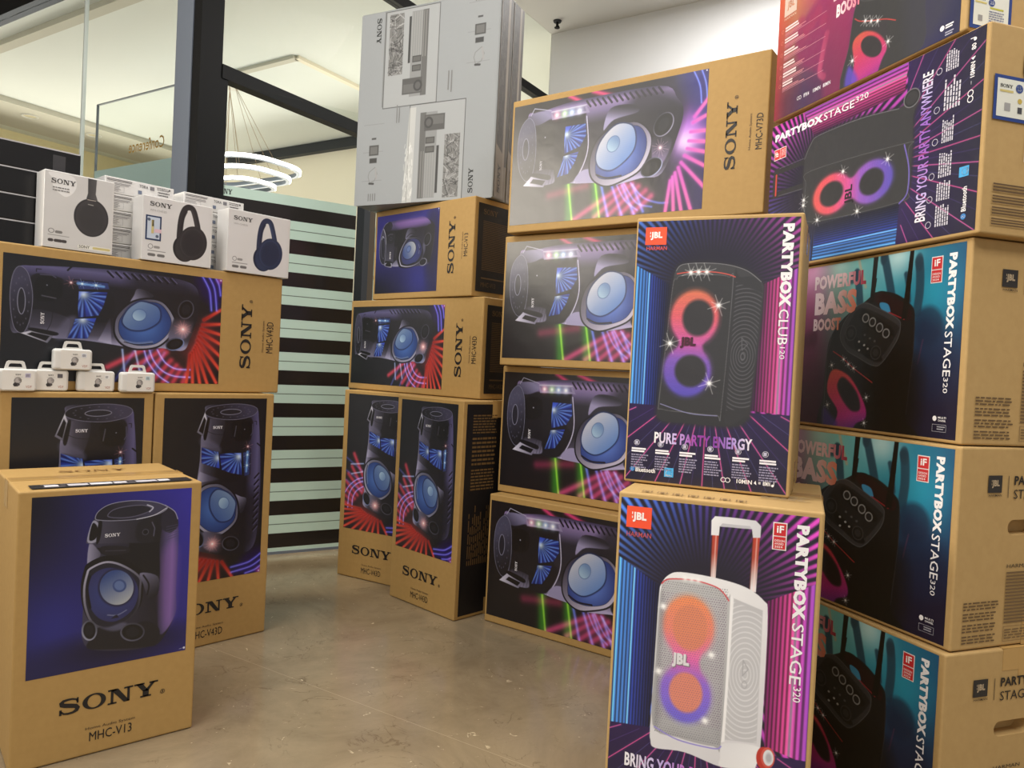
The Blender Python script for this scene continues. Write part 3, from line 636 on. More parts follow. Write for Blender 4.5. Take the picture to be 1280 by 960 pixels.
    window(c, D([(270, 804), (279, 740), (243, 753), (203, 781), (195, 828), (232, 814)]), (272, 741), 9, 4)
    c.poly(D([(443, 870), (446, 714), (416, 700), (412, 862)]), (138, 128, 166), smooth=False, soft=3); c.poly(D([(437, 862), (440, 722), (424, 716), (421, 856)]), (96, 88, 124), smooth=False, soft=4); c.path(D([(443, 866), (446, 716)]), 3, (190, 190, 210))
    for q, col in zip([(428, 842), (428, 808), (428, 777), (428, 744)], [(255, 150, 170), (160, 240, 120), (130, 190, 255), (190, 210, 255)]): c.glow(q[0], q[1] - d, 15, col, .95); c.glow(q[0], q[1] - d, 6, (255, 255, 255), 1)
    c.path(D([(404, 712), (300, 700), (232, 715), (168, 752)]), 4, (190, 186, 214), smooth=True)
    c.poly(D([(207, 722), (172, 752), (160, 690), (172, 660), (207, 680)]), (150, 144, 182), soft=3)
    c.poly(D([(416, 615), (416, 525), (387, 505), (374, 598), (342, 640)]), grad((415, 520), (36, 34, 46), (370, 530), (150, 144, 182)), soft=3)
    woofer(c, D([(209, 688), (271, 681), (322, 648), (349, 580), (350, 506), (301, 455), (242, 455), (184, 490), (155, 555), (143, 617), (167, 668)]),
           D([(206, 665), (267, 658), (313, 628), (336, 572), (338, 505), (298, 471), (244, 471), (191, 503), (168, 563), (166, 618), (177, 652)]),
           D([(354, 587), (344, 530), (303, 511), (256, 518), (216, 559), (197, 606), (215, 651), (256, 664), (311, 642)]), D([(314, 598), (294, 573), (261, 596), (284, 621)]),
           blue=(86, 112, 205), cone_c=((196, 196, 206), (96, 134, 200)), bez=((60, 56, 74), (206, 200, 224)))
    kc = D([(354, 587), (344, 530), (303, 511), (256, 518), (216, 559), (197, 606), (215, 651), (256, 664), (311, 642)])
    for k in range(34): c.path([(190 + 5 * k, 460), (190 + 5 * k, 615)], 1.1, (60, 80, 130), .10)
    c.path(D([(186, 660), (170, 618), (172, 560)]), 6, (20, 18, 32), smooth=True)
    c.poly(D([(289, 444), (274, 374), (198, 402), (170, 450), (222, 445)]), grad((180, 370), (150, 130, 180), (280, 360), (44, 42, 54)), soft=6)
    port(c, D([(369, 403), (330, 367), (288, 417), (328, 441)]), (150, 146, 172)); port(c, D([(218, 445), (200, 404), (154, 442), (179, 485)]), (170, 176, 215))
    c.star(251, 415 - d, 32, (255, 190, 210), n=7, a=.7)
    c.ell(484, 212, 2.5, 2.5, (225, 225, 235))
    return c

def eight(c, A, rA, B, rB, stops, p0, p1, hole=None, holec=(32, 32, 34), dots=True, soft=8):
    """glowing light ring in the shape of an eight"""
    col = ramp(p0, p1, stops)
    nA = np.array(A); nB = np.array(B); d = nB - nA; L = np.hypot(*d); d = d / L; nrm = np.array((-d[1], d[0]))
    wa = min(rA) * .62
    neck = [tuple(nA + d * rA[1] * .55 + nrm * wa), tuple((nA + nB) / 2 + nrm * wa * .8), tuple(nB - d * rB[1] * .55 + nrm * wa), tuple(nB - d * rB[1] * .55 - nrm * wa), tuple((nA + nB) / 2 - nrm * wa * .8), tuple(nA + d * rA[1] * .55 - nrm * wa)]
    vert = abs(d[1]) > abs(d[0])
    def e(C, r, k, **kw):
        return c.ell(C[0], C[1], r[0] * k, r[1] * k, **kw)
    e(A, rA, 1.06, col=col, a=.5, soft=16); e(B, rB, 1.06, col=col, a=.5, soft=16)
    c.poly(neck, col, smooth=False, soft=soft); e(A, rA, 1, col=col, soft=soft); e(B, rB, 1, col=col, soft=soft)
    if hole:
        for C, r in ((A, hole[0]), (B, hole[1])): c.ell(C[0] + hole[2][0], C[1] + hole[2][1], r[0], r[1], holec, soft=soft)
def room(c, vp, lw, rw, floorz, dark=1.0, x0=0, x1=430, ztop=740, wash=0):
    """striped neon room in perspective: rayed ceiling, blue wall, pink wall, dark floor with converging lines"""
    def ceil(X, Z):
        an = np.arctan2(Z - vp[1], X - vp[0]); r = np.hypot(X - vp[0], Z - vp[1])
        s = .5 + .5 * np.sin(an * 92); s = np.clip(s * 1.35 - .2, 0, 1)
        t = np.clip((X - x0) / (x1 - x0), 0, 1); k = np.clip((r - 85) / 190, 0, 1) ** 1.15
        C = np.stack([np.interp(t, [0, .3, .5, .7, 1], v) for v in ([84, 66, 100, 160, 246], [150, 104, 62, 56, 80], [246, 206, 160, 150, 196])], -1)
        return np.array([26, 22, 42.]) + (C - 20) * (s * k)[..., None] * dark
    c.fill(ceil)
    def lwall(X, Z):
        x = (X - lw[0][0]) / (lw[1][0] - lw[0][0])
        s = .5 + .5 * np.sin(2 * np.pi * np.cumsum(np.ones_like(x), 1) * 0 + 2 * np.pi * (x * 10 + x * x * 5))
        v = np.clip(1.12 - x, 0, 1); s = np.clip(.42 + s * .8, 0, 1)
        C = np.stack([np.interp(x, [0, .35, .5, 1], q) for q in ([84, 78, 56, 30], [160, 146, 86, 32], [255, 246, 216, 92])], -1)
        b = np.exp(-((x - .42) / .018) ** 2) + .6 * np.exp(-((x - .1) / .015) ** 2)
        return C * (s * (.5 + .5 * v))[..., None] * dark + b[..., None] * np.array([80, 130, 150.]) * dark
    c.poly(lw, lwall, smooth=False)
    def rwall(X, Z):
        x = np.clip((X - rw[1][0]) / (rw[0][0] - rw[1][0]), 0, 1); s = .5 + .5 * np.sin(2 * np.pi * (x * 15 - x * x * 4)); s = np.clip(.2 + s * 1.0, 0, 1)
        C = np.stack([np.interp(x, [0, .2, .55, .8, 1], q) for q in ([70, 150, 246, 206, 166], [22, 36, 84, 80, 82], [76, 112, 170, 206, 216])], -1)
        b = np.exp(-((x - .62) / .03) ** 2)
        return C * (.34 + .66 * s)[..., None] * dark + b[..., None] * np.array([40, 90, 70.])
    c.poly(rw, rwall, smooth=False)
    fl = [(x0 - 5, floorz[0]), (lw[2][0], floorz[1]), (rw[2][0], floorz[1] - 4), (x1 + 5, floorz[2]), (x1 + 5, -20), (x0 - 5, -20)]
    c.poly(fl, lambda X, Z: np.array([22, 20, 46.]) + np.clip(Z / 240, 0, 1)[..., None] * np.array([20, 2, 30.]), smooth=False)
    fv = (vp[0], floorz[1] + 75)
    for k in range(-18, 19):
        t = k * .095 + (k * abs(k)) * .0016; a = -math.pi / 2 + t * 1.0
        if abs(t) > 1.45: continue
        q = (fv[0] + 900 * math.cos(a), fv[1] + 900 * math.sin(a)); p = (fv[0] + 95 * math.cos(a), fv[1] + 95 * math.sin(a))
        if p[1] > floorz[1]: p = (fv[0] + (fv[1] - floorz[1] + 8) / max(.1, -math.sin(a)) * math.cos(a), floorz[1] - 8)
        col = [(236, 84, 150), (140, 150, 220), (226, 90, 160), (120, 90, 190)][k % 4]
        c.path([p, q], 1.9 if k % 2 == 0 else 1.2, col, .8 if k % 2 == 0 else .38)
        if k % 2 == 0: c.path([p, q], 5, col, .18, mode='screen', gauss=True)
def mesh_dots(c, x0, x1, z0, z1, step, col, a, r=1.0):
    z = z0; k = 0
    X, Z = np.meshgrid(c.xs, c.zs); m = ((X > x0) & (X < x1) & (Z > z0) & (Z < z1))
    u = ((X / step + (np.floor(Z / step) % 2) * .5) % 1 - .5); v = (Z / step % 1 - .5)
    mm = m * (np.hypot(u, v) < .32) * a; c.im[:] = c.im * (1 - mm[..., None]) + np.array(col, float) * mm[..., None]
def rings(c, cx, cz, poly, n, sx, sz, col, a=.5, wdt=1.2):
    """concentric rings pressed into a side panel, kept inside the panel's outline"""
    P = np.array(poly, float)
    tmp = c.im.copy()
    for k in range(1, n): c.ell(cx, cz, sx * k, sz * k, col, a, inner=1 - wdt / (min(sx, sz) * k))
    new = c.im.copy(); c.im = tmp
    def samp(X, Z):
        i = np.clip(((X - c.x0) / c.res).round().astype(int), 0, c.nx - 1); j = np.clip(((Z - c.z0) / c.res).round().astype(int), 0, c.nz - 1); return new[j, i]
    c.poly(poly, samp, smooth=False, soft=3)

def art_white_trolley():                                    # white trolley speaker in the neon room
    c = Cv(8, 422, 10, 738, 1.1)
    room(c, (200, 520), [(2, 608), (107, 548), (96, 229), (2, 226)], [(428, 604), (324, 548), (340, 244), (428, 225)], (226, 232, 232))
    for L in ([(210, 680), (224, 680), (222, 580), (211, 582)], [(294, 686), (308, 686), (306, 566), (293, 568)]):
        c.poly(L, ramp((210, 690), (210, 575), [(0, (190, 60, 40)), (.45, (176, 74, 58)), (.75, (200, 170, 165)), (1, (235, 230, 232))]), smooth=False)
        c.path([L[0], L[3]], 2.5, (90, 30, 24), .6); c.path([((L[0][0] * .4 + L[1][0] * .6), L[0][1]), ((L[3][0] * .4 + L[2][0] * .6), L[2][1])], 3, (255, 225, 220), .5)
    c.poly([(208, 676), (207, 708), (214, 718), (255, 719), (298, 718), (309, 708), (309, 683), (294, 681), (291, 699), (225, 697), (224, 677)], grad((208, 718), (240, 240, 242), (300, 680), (214, 214, 220)), smooth=False)
    c.poly([(225, 697), (291, 699), (287, 705), (230, 704)], (196, 196, 202), smooth=False)
    whole = [(122, 577), (149, 587), (221, 585), (285, 574), (323, 551), (332, 525), (334, 380), (332, 240), (325, 200), (317, 190), (255, 180), (176, 194), (112, 189), (101, 205), (99, 237), (101, 400), (103, 527), (107, 555)]
    c.poly(whole, grad((120, 580), (242, 242, 244), (330, 240), (216, 215, 220)))
    c.poly([(255, 240), (258, 548), (322, 530), (324, 247)], (196, 196, 200), smooth=False, soft=2)
    rings(c, 293, 388, [(257, 242), (260, 540), (321, 526), (323, 249)], 22, 6.4, 11.5, (226, 226, 230), .8, 1.6)
    c.path([(288, 418), (299, 400), (288, 384), (288, 418)], 2, (170, 170, 176)); c.ell(293, 366, 6, 9, (176, 176, 182), inner=.7)
    c.poly([(252, 545), (258, 552), (262, 545), (259, 236), (250, 232)], (244, 244, 246), smooth=False, soft=2)
    c.poly([(252, 200), (258, 232), (330, 240), (326, 200), (317, 191), (255, 181)], grad((260, 230), (226, 226, 230), (300, 185), (238, 238, 240)), soft=3)
    gr = [(112, 562), (130, 571), (180, 573), (222, 566), (249, 548), (255, 528), (252, 237), (237, 221), (161, 223), (104, 241), (104, 400), (106, 530)]
    c.poly(gr, grad((110, 560), (196, 196, 198), (240, 230), (168, 168, 172)))
    mesh_dots(c, 108, 250, 226, 566, 5.0, (112, 112, 118), .6)
    c.poly(gr, (200, 200, 204), .25, grow=-14, soft=24)
    st = [(0, (246, 150, 96)), (.28, (240, 140, 120)), (.5, (236, 112, 180)), (.68, (150, 110, 220)), (1, (116, 108, 226))]
    eight(c, (170, 470), (54, 66), (171, 322), (54, 62), st, (170, 535), (170, 262))
    c.ell(174, 468, 37, 50, (226, 140, 104), .9, soft=6); c.ell(172, 325, 36, 44, (230, 142, 112), .95, soft=6)
    mesh_dots(c, 110, 250, 258, 540, 5.0, (110, 70, 110), .3)
    c.poly([(118, 500), (112, 380), (118, 260), (104, 260), (104, 520)], (120, 120, 124), .4, soft=14)
    c.path([(108, 556), (124, 568), (176, 573), (222, 566), (240, 555), (252, 540)], 2.6, (214, 66, 74), smooth=True)
    c.path([(108, 236), (161, 218), (237, 216), (252, 224)], 3, (150, 140, 214), smooth=True)
    for q in ((114, 506), (222, 417), (111, 361), (216, 272)): c.glow(q[0], q[1], 7, (255, 255, 255), 1); c.star(q[0], q[1], 13, (235, 235, 240), n=2, a=.6)
    for k in range(3): c.glow(158 + 14 * k, 574, 6, (255, 255, 255), .9)
    c.ell(340, 219, 15, 24, (186, 52, 42)); c.ell(348, 222, 14, 22, (206, 84, 74)); c.ell(349, 222, 10.5, 17, (222, 222, 226)); c.ell(350, 222, 6, 10, (176, 176, 182), soft=4)
    return c
def art_black_club():                                       # black speaker in the neon room
    c = Cv(6, 376, 8, 635, 1.05)
    room(c, (190, 470), [(0, 532), (93, 481), (80, 190), (0, 193)], [(380, 522), (293, 478), (288, 193), (380, 187)], (193, 192, 188), dark=.92, x0=0, x1=380)
    body = [(118, 530), (170, 533), (223, 528), (266, 514), (298, 489), (304, 458), (296, 320), (288, 204), (283, 172), (249, 154), (148, 154), (83, 158), (76, 198), (86, 340), (97, 487), (103, 515)]
    c.poly(body, (38, 37, 42), grow=4, soft=12); c.poly(body, grad((110, 530), (62, 62, 66), (290, 170), (40, 40, 44)))
    c.poly([(238, 494), (250, 500), (302, 468), (289, 196), (282, 180), (228, 180)], (46, 46, 50), soft=3)
    rings(c, 267, 318, [(243, 488), (302, 462), (288, 198), (236, 190)], 22, 5.6, 9.2, (100, 100, 106), .75, 1.4)
    c.path([(262, 360), (276, 345), (264, 331), (262, 360)], 1.8, (92, 92, 98)); c.ell(266, 316, 5, 9, (92, 92, 98), inner=.7)
    gr = [(106, 494), (118, 503), (190, 505), (226, 499), (235, 480), (224, 192), (215, 178), (150, 180), (86, 184), (79, 200), (89, 340), (98, 480)]
    c.poly(gr, (100, 100, 104), grow=1.5); c.poly(gr, (50, 50, 53)); mesh_dots(c, 80, 234, 180, 504, 3.4, (38, 38, 41), .6)
    st = [(0, (222, 120, 86)), (.25, (226, 98, 110)), (.5, (206, 92, 170)), (.66, (130, 90, 190)), (1, (88, 78, 190))]
    eight(c, (152, 404), (55, 64), (141, 278), (55, 60), st, (150, 470), (143, 218), hole=((36, 43), (37, 38), (8, 0)), holec=(48, 48, 50))
    mesh_dots(c, 84, 214, 218, 470, 3.4, (40, 30, 50), .28)
    c.path([(106, 508), (136, 512), (188, 512), (224, 506), (240, 500)], 2.4, (206, 84, 74), smooth=True); c.path([(82, 196), (150, 178), (216, 176)], 2, (130, 130, 170), smooth=True)
    c.path([(103, 515), (118, 530), (170, 533), (223, 528), (266, 514), (298, 489)], 1.4, (130, 130, 134), smooth=True)
    for q in ((138, 511), (156, 512), (175, 512)): c.star(q[0], q[1], 22)
    for q in ((206, 434), (97, 342), (194, 251)): c.star(q[0], q[1], 26)
    return c
def art_black_trolley():                                    # black trolley speaker in the neon room (printed on the box lying on its side)
    c = Cv(10, 478, 12, 788, 1.35)
    room(c, (225, 560), [(4, 562), (113, 552), (125, 232), (4, 243)], [(484, 637), (390, 580), (405, 240), (484, 232)], (243, 236, 232), dark=.9, x0=0, x1=484)
    for x in (250, 322): c.poly([(x - 8, 760), (x + 8, 760), (x + 8, 600), (x - 8, 610)], (42, 42, 46), smooth=False)
    c.path([(243, 748), (240, 610)], 1.6, (104, 104, 110)); c.path([(332, 748), (334, 602)], 1.6, (104, 104, 110))
    c.poly([(238, 738), (240, 764), (256, 770), (318, 770), (332, 762), (334, 740), (318, 746), (256, 746)], (44, 44, 48)); c.path([(248, 754), (313, 755)], 7, (206, 70, 62))
    body = [(160, 612), (250, 618), (330, 618), (372, 592), (384, 560), (384, 400), (366, 250), (384, 215), (366, 196), (330, 208), (250, 205), (140, 210), (120, 240), (124, 400), (126, 570)]
    c.poly(body, (36, 36, 41), grow=5, soft=12); c.poly(body, (52, 52, 56)); c.path([(330, 620), (372, 592), (386, 560), (384, 400), (366, 256)], 1.6, (122, 122, 128), smooth=True)
    gr = [(286, 586), (268, 232), (250, 218), (150, 214), (120, 240), (130, 570), (172, 604), (250, 606)]
    c.poly(gr, (96, 96, 100), grow=1.4); c.poly(gr, (50, 50, 53)); c.path([(265, 231), (200, 212), (139, 213), (116, 237)], 4, (110, 96, 180), smooth=True)
    st = [(0, (232, 92, 88)), (.25, (232, 84, 106)), (.48, (214, 84, 160)), (.62, (150, 92, 196)), (1, (92, 80, 186))]
    eight(c, (196, 492), (57, 76), (196, 338), (57, 74), st, (196, 568), (196, 264), hole=((36, 48), (36, 44), (0, 0)), holec=(44, 44, 46))
    mesh_dots(c, 130, 262, 260, 572, 4.2, (44, 32, 52), .22)
    for q in ((251, 449), (243, 285), (130, 547), (125, 385), (203, 613), (187, 614)): c.star(q[0], q[1], 22)
    c.ell(380, 216, 24, 26, (38, 38, 42)); c.ell(380, 216, 24, 26, (120, 120, 126), inner=.9); c.ell(380, 216, 17, 19, (52, 52, 56))
    return c
def art_bass_trolley():                                     # stage crowd with a black trolley speaker and its control panel
    c = Cv(-20, 774, 10, 478, 1.5)
    def bg(X, Z):
        x = (X - 6) / 768; z = (Z - 10) / 468
        C = np.stack([np.interp(x, [0, .3, .42, .55, .72, .9, 1], q) for q in ([120, 150, 130, 120, 44, 26, 22], [40, 70, 160, 190, 148, 110, 84], [90, 112, 150, 186, 172, 142, 122])], -1)
        D = np.stack([np.interp(x, [0, .35, .5, .7, 1], q) for q in ([64, 60, 24, 18, 20], [14, 14, 18, 18, 16], [42, 42, 40, 44, 46])], -1)
        t = np.clip((z - .18) / .62, 0, 1)[..., None]; return D * (1 - t) + C * t
    c.fill(bg); c.glow(565, 470, 60, (200, 230, 225), .9); c.glow(235, 455, 75, (190, 150, 180), .7); c.glow(350, 470, 40, (120, 190, 170), .5); c.glow(690, 350, 80, (10, 120, 150), .6)
    for k in range(9): c.ell(60 + 24 * k, 250 + 8 * (k % 3), 15, 26, (54, 12, 34), .5, soft=14)
    for A, wd in (([(518, 478), (530, 440), (548, 380), (556, 340)], 26), ([(636, 448), (641, 420), (643, 372), (638, 320)], 26), ([(596, 420), (604, 390), (610, 350)], 14), ([(420, 440), (430, 400), (436, 360)], 26), ([(700, 470), (706, 430), (700, 390)], 0)):
        if wd: c.path(A, wd, (28, 66, 86), .9, smooth=True, soft=5)
    for q in ((516, 470), (638, 440), (636, 452), (418, 438), (402, 430)): c.ell(q[0], q[1], 12, 17, (30, 62, 80), .8, soft=5)
    c.ell(674, 283, 46, 50, (18, 56, 82), .85, soft=14); c.poly([(640, 300), (740, 260), (760, 120), (640, 100)], (18, 26, 58), .6, soft=40)
    c.path([(662, 250), (650, 190)], 4, (80, 50, 80), .7); c.path([(455, 400), (430, 460), (425, 476)], 9, (214, 160, 120), .5, soft=4)
    for L in ([(480, 482), (497, 482), (488, 352), (474, 352)], [(606, 482), (619, 482), (609, 300), (590, 300)]): c.poly(L, (13, 13, 15), smooth=False)
    body = [(312, -10), (308, 100), (313, 214), (328, 269), (378, 320), (456, 360), (500, 382), (560, 374), (612, 345), (632, 313), (634, 212), (622, 60), (640, 30), (656, 20), (650, -10)]
    c.poly(body, grad((310, 260), (32, 31, 34), (630, 40), (16, 15, 18)))
    c.poly([(450, 180), (640, 200), (640, 20), (480, 10)], (10, 9, 12), .8, soft=60)
    c.poly([(485, 380), (523, 377), (597, 345), (622, 318), (606, 300), (543, 330), (499, 355)], (36, 15, 20)); c.path([(478, 374), (523, 380), (597, 349), (628, 318)], 6, (22, 22, 24), smooth=True)
    c.poly([(512, 353), (541, 346), (549, 320), (517, 336)], (58, 140, 184)); c.path([(545, 325), (598, 304)], 3, (150, 34, 44))
    for L in ([(482, 420), (496, 420), (488, 356), (474, 352)], [(601, 420), (616, 420), (608, 306), (588, 304)]): c.poly(L, (13, 13, 15), smooth=False)
    pn = [(366, 268), (389, 318), (447, 355), (510, 336), (575, 306), (586, 285), (576, 249), (529, 192), (496, 186), (440, 208), (394, 229)]
    c.poly(pn, (84, 84, 87), grow=2); c.poly(pn, (52, 52, 55)); c.poly([(384, 267), (406, 312), (449, 343), (570, 294), (577, 270), (528, 209), (486, 206), (403, 237)], (32, 32, 34), soft=2)
    c.poly([(440, 330), (462, 336), (562, 280), (552, 258), (520, 268), (448, 304)], (20, 20, 22), soft=3)
    for q in ((462, 314), (488, 302), (515, 286), (539, 270)): c.ell(q[0], q[1], 13, 13, (150, 150, 150), .9, inner=.72); c.ell(q[0], q[1], 8, 8, (34, 34, 36))
    c.poly([(424, 262), (448, 252), (530, 205), (500, 195), (430, 232)], (20, 20, 22), soft=3)
    for q, r in (((408, 275), 22), ((506, 219), 19)): c.ell(q[0], q[1], r, r, (24, 24, 26)); c.ell(q[0], q[1], r, r, (66, 66, 68), inner=.88); c.ell(q[0], q[1], r * .55, r * .55, (46, 46, 48))
    for q in ((442, 250), (462, 240), (476, 230), (444, 226)): c.ell(q[0], q[1], 4, 3, (190, 190, 190), .9)
    for q in ((462, 268), (482, 258), (500, 250)): c.ell(q[0], q[1], 4, 3, (90, 90, 92), .9)
    c.path([(340, 224), (377, 207), (426, 176), (500, 138)], 2.2, (190, 48, 48))
    ring = [(325, 105), (332, 160), (361, 172), (419, 148), (474, 82), (483, 41), (447, 22), (420, -10), (350, -10), (372, 50)]
    c.poly(ring, ramp((350, 170), (400, -10), [(0, (206, 78, 62)), (.4, (200, 48, 92)), (.75, (176, 40, 130)), (1, (90, 40, 130))]), soft=6)
    c.poly([(365, 127), (388, 150), (442, 112), (460, 65), (426, 58), (384, 92)], (30, 24, 28), soft=8)
    mesh_dots(c, 326, 480, 12, 170, 5, (40, 16, 40), .2)
    c.poly([(312, 10), (312, 60), (345, 40), (372, 20), (360, 0)], (64, 44, 130), .8, soft=14)
    for q in ((337, 184), (385, 201), (405, 187), (426, 176), (481, 97), (328, 68), (478, 27)): c.star(q[0], q[1], 13)
    c.path([(313, 10), (314, 214), (330, 270)], 1.6, (80, 80, 84)); c.path([(632, 310), (634, 212), (622, 60)], 1.4, (52, 52, 60))
    return c
def art_bass_club():                                        # sunset crowd with a black speaker
    c = Cv(5, 755, 4, 462, 1.5)
    def bg(X, Z):
        x = (X - 5) / 750; z = (Z - 4) / 458
        C = np.stack([np.interp(x, [0, .12, .3, .45, .7, .85, 1], q) for q in ([226, 240, 214, 208, 70, 60, 46], [100, 150, 74, 60, 56, 54, 46], [60, 90, 110, 130, 96, 108, 84])], -1)
        D = np.stack([np.interp(x, [0, .08, .2, .45, .7, .85, 1], q) for q in ([150, 96, 72, 104, 52, 46, 36], [44, 46, 48, 40, 40, 42, 38], [60, 66, 84, 78, 70, 88, 70])], -1)
        t = np.clip(z * 1.05 - .12, 0, 1)[..., None]; return D * (1 - t) + C * t
    c.fill(bg)
    c.poly([(150, 300), (190, 320), (240, 330), (262, 290), (258, 200), (250, 120), (235, 90), (200, 110), (120, 160), (100, 260)], (140, 40, 92), .7, soft=24)
    for k in range(7): c.ell(70 + 28 * k, 250 + 18 * (k % 3), 18, 24, (160, 50, 90), .55, soft=12)
    c.path([(256, 200), (240, 140), (232, 90), (252, 70)], 22, (196, 84, 120), .7, smooth=True, soft=8)
    c.poly([(262, 460), (345, 460), (352, 4), (252, 4)], (140, 42, 84), .5, soft=24)
    body = [(345, -10), (360, 120), (373, 210), (388, 244), (400, 300), (440, 340), (560, 340), (612, 300), (640, 200), (640, 120), (622, 0)]
    c.poly(body, (74, 74, 78), grow=1.5); c.poly(body, (54, 54, 57)); c.poly([(560, 330), (640, 300), (720, 100), (640, 0), (590, 0)], (58, 58, 70), .7, soft=50)
    c.poly([(392, 250), (420, 236), (480, 220), (540, 226), (600, 260), (606, 320), (540, 345), (430, 345)], (40, 40, 43)); c.path([(392, 252), (420, 238), (480, 222), (540, 228), (600, 262)], 2, (110, 110, 114), smooth=True); c.path([(396, 240), (424, 226), (482, 210), (544, 216)], 1.5, (88, 88, 92), smooth=True)
    c.path([(378, 194), (400, 178), (446, 160), (500, 142), (540, 122)], 2.4, (206, 70, 66), smooth=True)
    ring = [(374, 113), (385, 135), (420, 140), (462, 122), (496, 91), (513, 58), (496, 30), (478, -6), (456, -10), (380, -12), (385, 60)]
    c.poly(ring, ramp((410, 140), (440, -10), [(0, (206, 90, 72)), (.4, (204, 62, 96)), (.8, (190, 56, 134)), (1, (150, 50, 140))]), soft=6)
    c.poly(E4([(450, 116), (494, 66), (453, 54), (410, 104)]), (50, 50, 52), soft=5); mesh_dots(c, 374, 510, 4, 140, 5, (70, 30, 70), .2)
    c.poly([(350, 4), (362, 60), (392, 30), (400, 4)], (92, 72, 190), .85, soft=14)
    for q in ((422, 170), (446, 159), (471, 149), (516, 74), (377, 72)): c.star(q[0], q[1], 20)
    return c
def art_headphones(kind):
    W_, H_ = {'cup': (190, 226), 'black': (225, 207), 'navy': (235, 215)}[kind]
    c = Cv(1, W_ - 1, 1, H_ - 1, .95, (220, 218, 216))
    if kind == 'cup':
        c.fill((208, 206, 203)); c.poly([(12, 222), (20, 205), (24, 180), (50, 158), (66, 160), (82, 180), (86, 205), (70, 222)], (232, 231, 229), soft=2)
        c.poly([(117, 226), (142, 226), (140, 180), (146, 162), (114, 162), (118, 180)], grad((115, 200), (62, 60, 60), (145, 200), (88, 85, 84)), smooth=False)
        c.ell(130, 106, 49, 58, (48, 45, 46)); c.ell(130, 106, 44, 53, (62, 58, 58)); c.ell(132, 104, 38, 47, (54, 51, 51), soft=14); c.path([(118, 160), (141, 160)], 2, (180, 170, 160)); c.path([(120, 146), (134, 145)], 2.4, (160, 156, 150))
        c.path([(100, 14), (186, 14)], 12, (232, 230, 220), soft=1); c.path([(140, 14), (184, 14)], 7, (196, 176, 90), .7)
        for x in (18, 34, 54): c.path([(x, 22), (x + (6 if x != 34 else 14), 22)], 9, (62, 56, 54), soft=1)
        c.ell(22, 50, 8, 7, (90, 88, 86), inner=.8); c.path([(36, 48), (48, 48)], 8, (120, 118, 114)); c.path([(14, 38), (70, 37)], 2, (150, 148, 144))
        return c
    col = ((46, 44, 44), (66, 63, 62), (36, 34, 34)) if kind == 'black' else ((40, 52, 78), (58, 74, 106), (28, 38, 60))
    ox, oz = (0, 0) if kind == 'black' else (-2, 4)
    c.path([(120 + ox, 62 + oz), (121 + ox, 120 + oz), (126 + ox, 160 + oz), (136 + ox, 186 + oz), (150 + ox, 194 + oz), (164 + ox, 186 + oz), (176 + ox, 150 + oz), (184 + ox, 116 + oz)], 19, col[0], smooth=True)
    c.path([(126 + ox, 100 + oz), (130 + ox, 150 + oz), (140 + ox, 178 + oz)], 8, col[2], smooth=True, soft=3); c.path([(158 + ox, 186 + oz), (172 + ox, 150 + oz), (182 + ox, 118 + oz)], 7, col[1], .8, smooth=True, soft=4)
    c.ell(138 + ox, 54 + oz, 38, 44, col[2]); c.ell(142 + ox, 55 + oz, 34, 42, col[1], .5)
    c.ell(166 + ox, 76 + oz, 48, 58, col[0], rot=-.25); c.ell(164 + ox, 77 + oz, 40, 50, col[1], .55, rot=-.25, inner=.93); c.ell(168 + ox, 74 + oz, 36, 44, col[2], .5, rot=-.25, soft=10)
    c.ell(28, 46, 8, 8, (110, 108, 106), inner=.8); c.path([(42, 45), (54, 45)], 8, (150, 148, 145)); c.path([(20, 32), (76, 32)], 2.2, (130, 128, 126))
    for x in (20, 50): c.path([(x + 4, 19), (x + 20, 19)], 9, (110, 108, 106), soft=1.5)
    return c
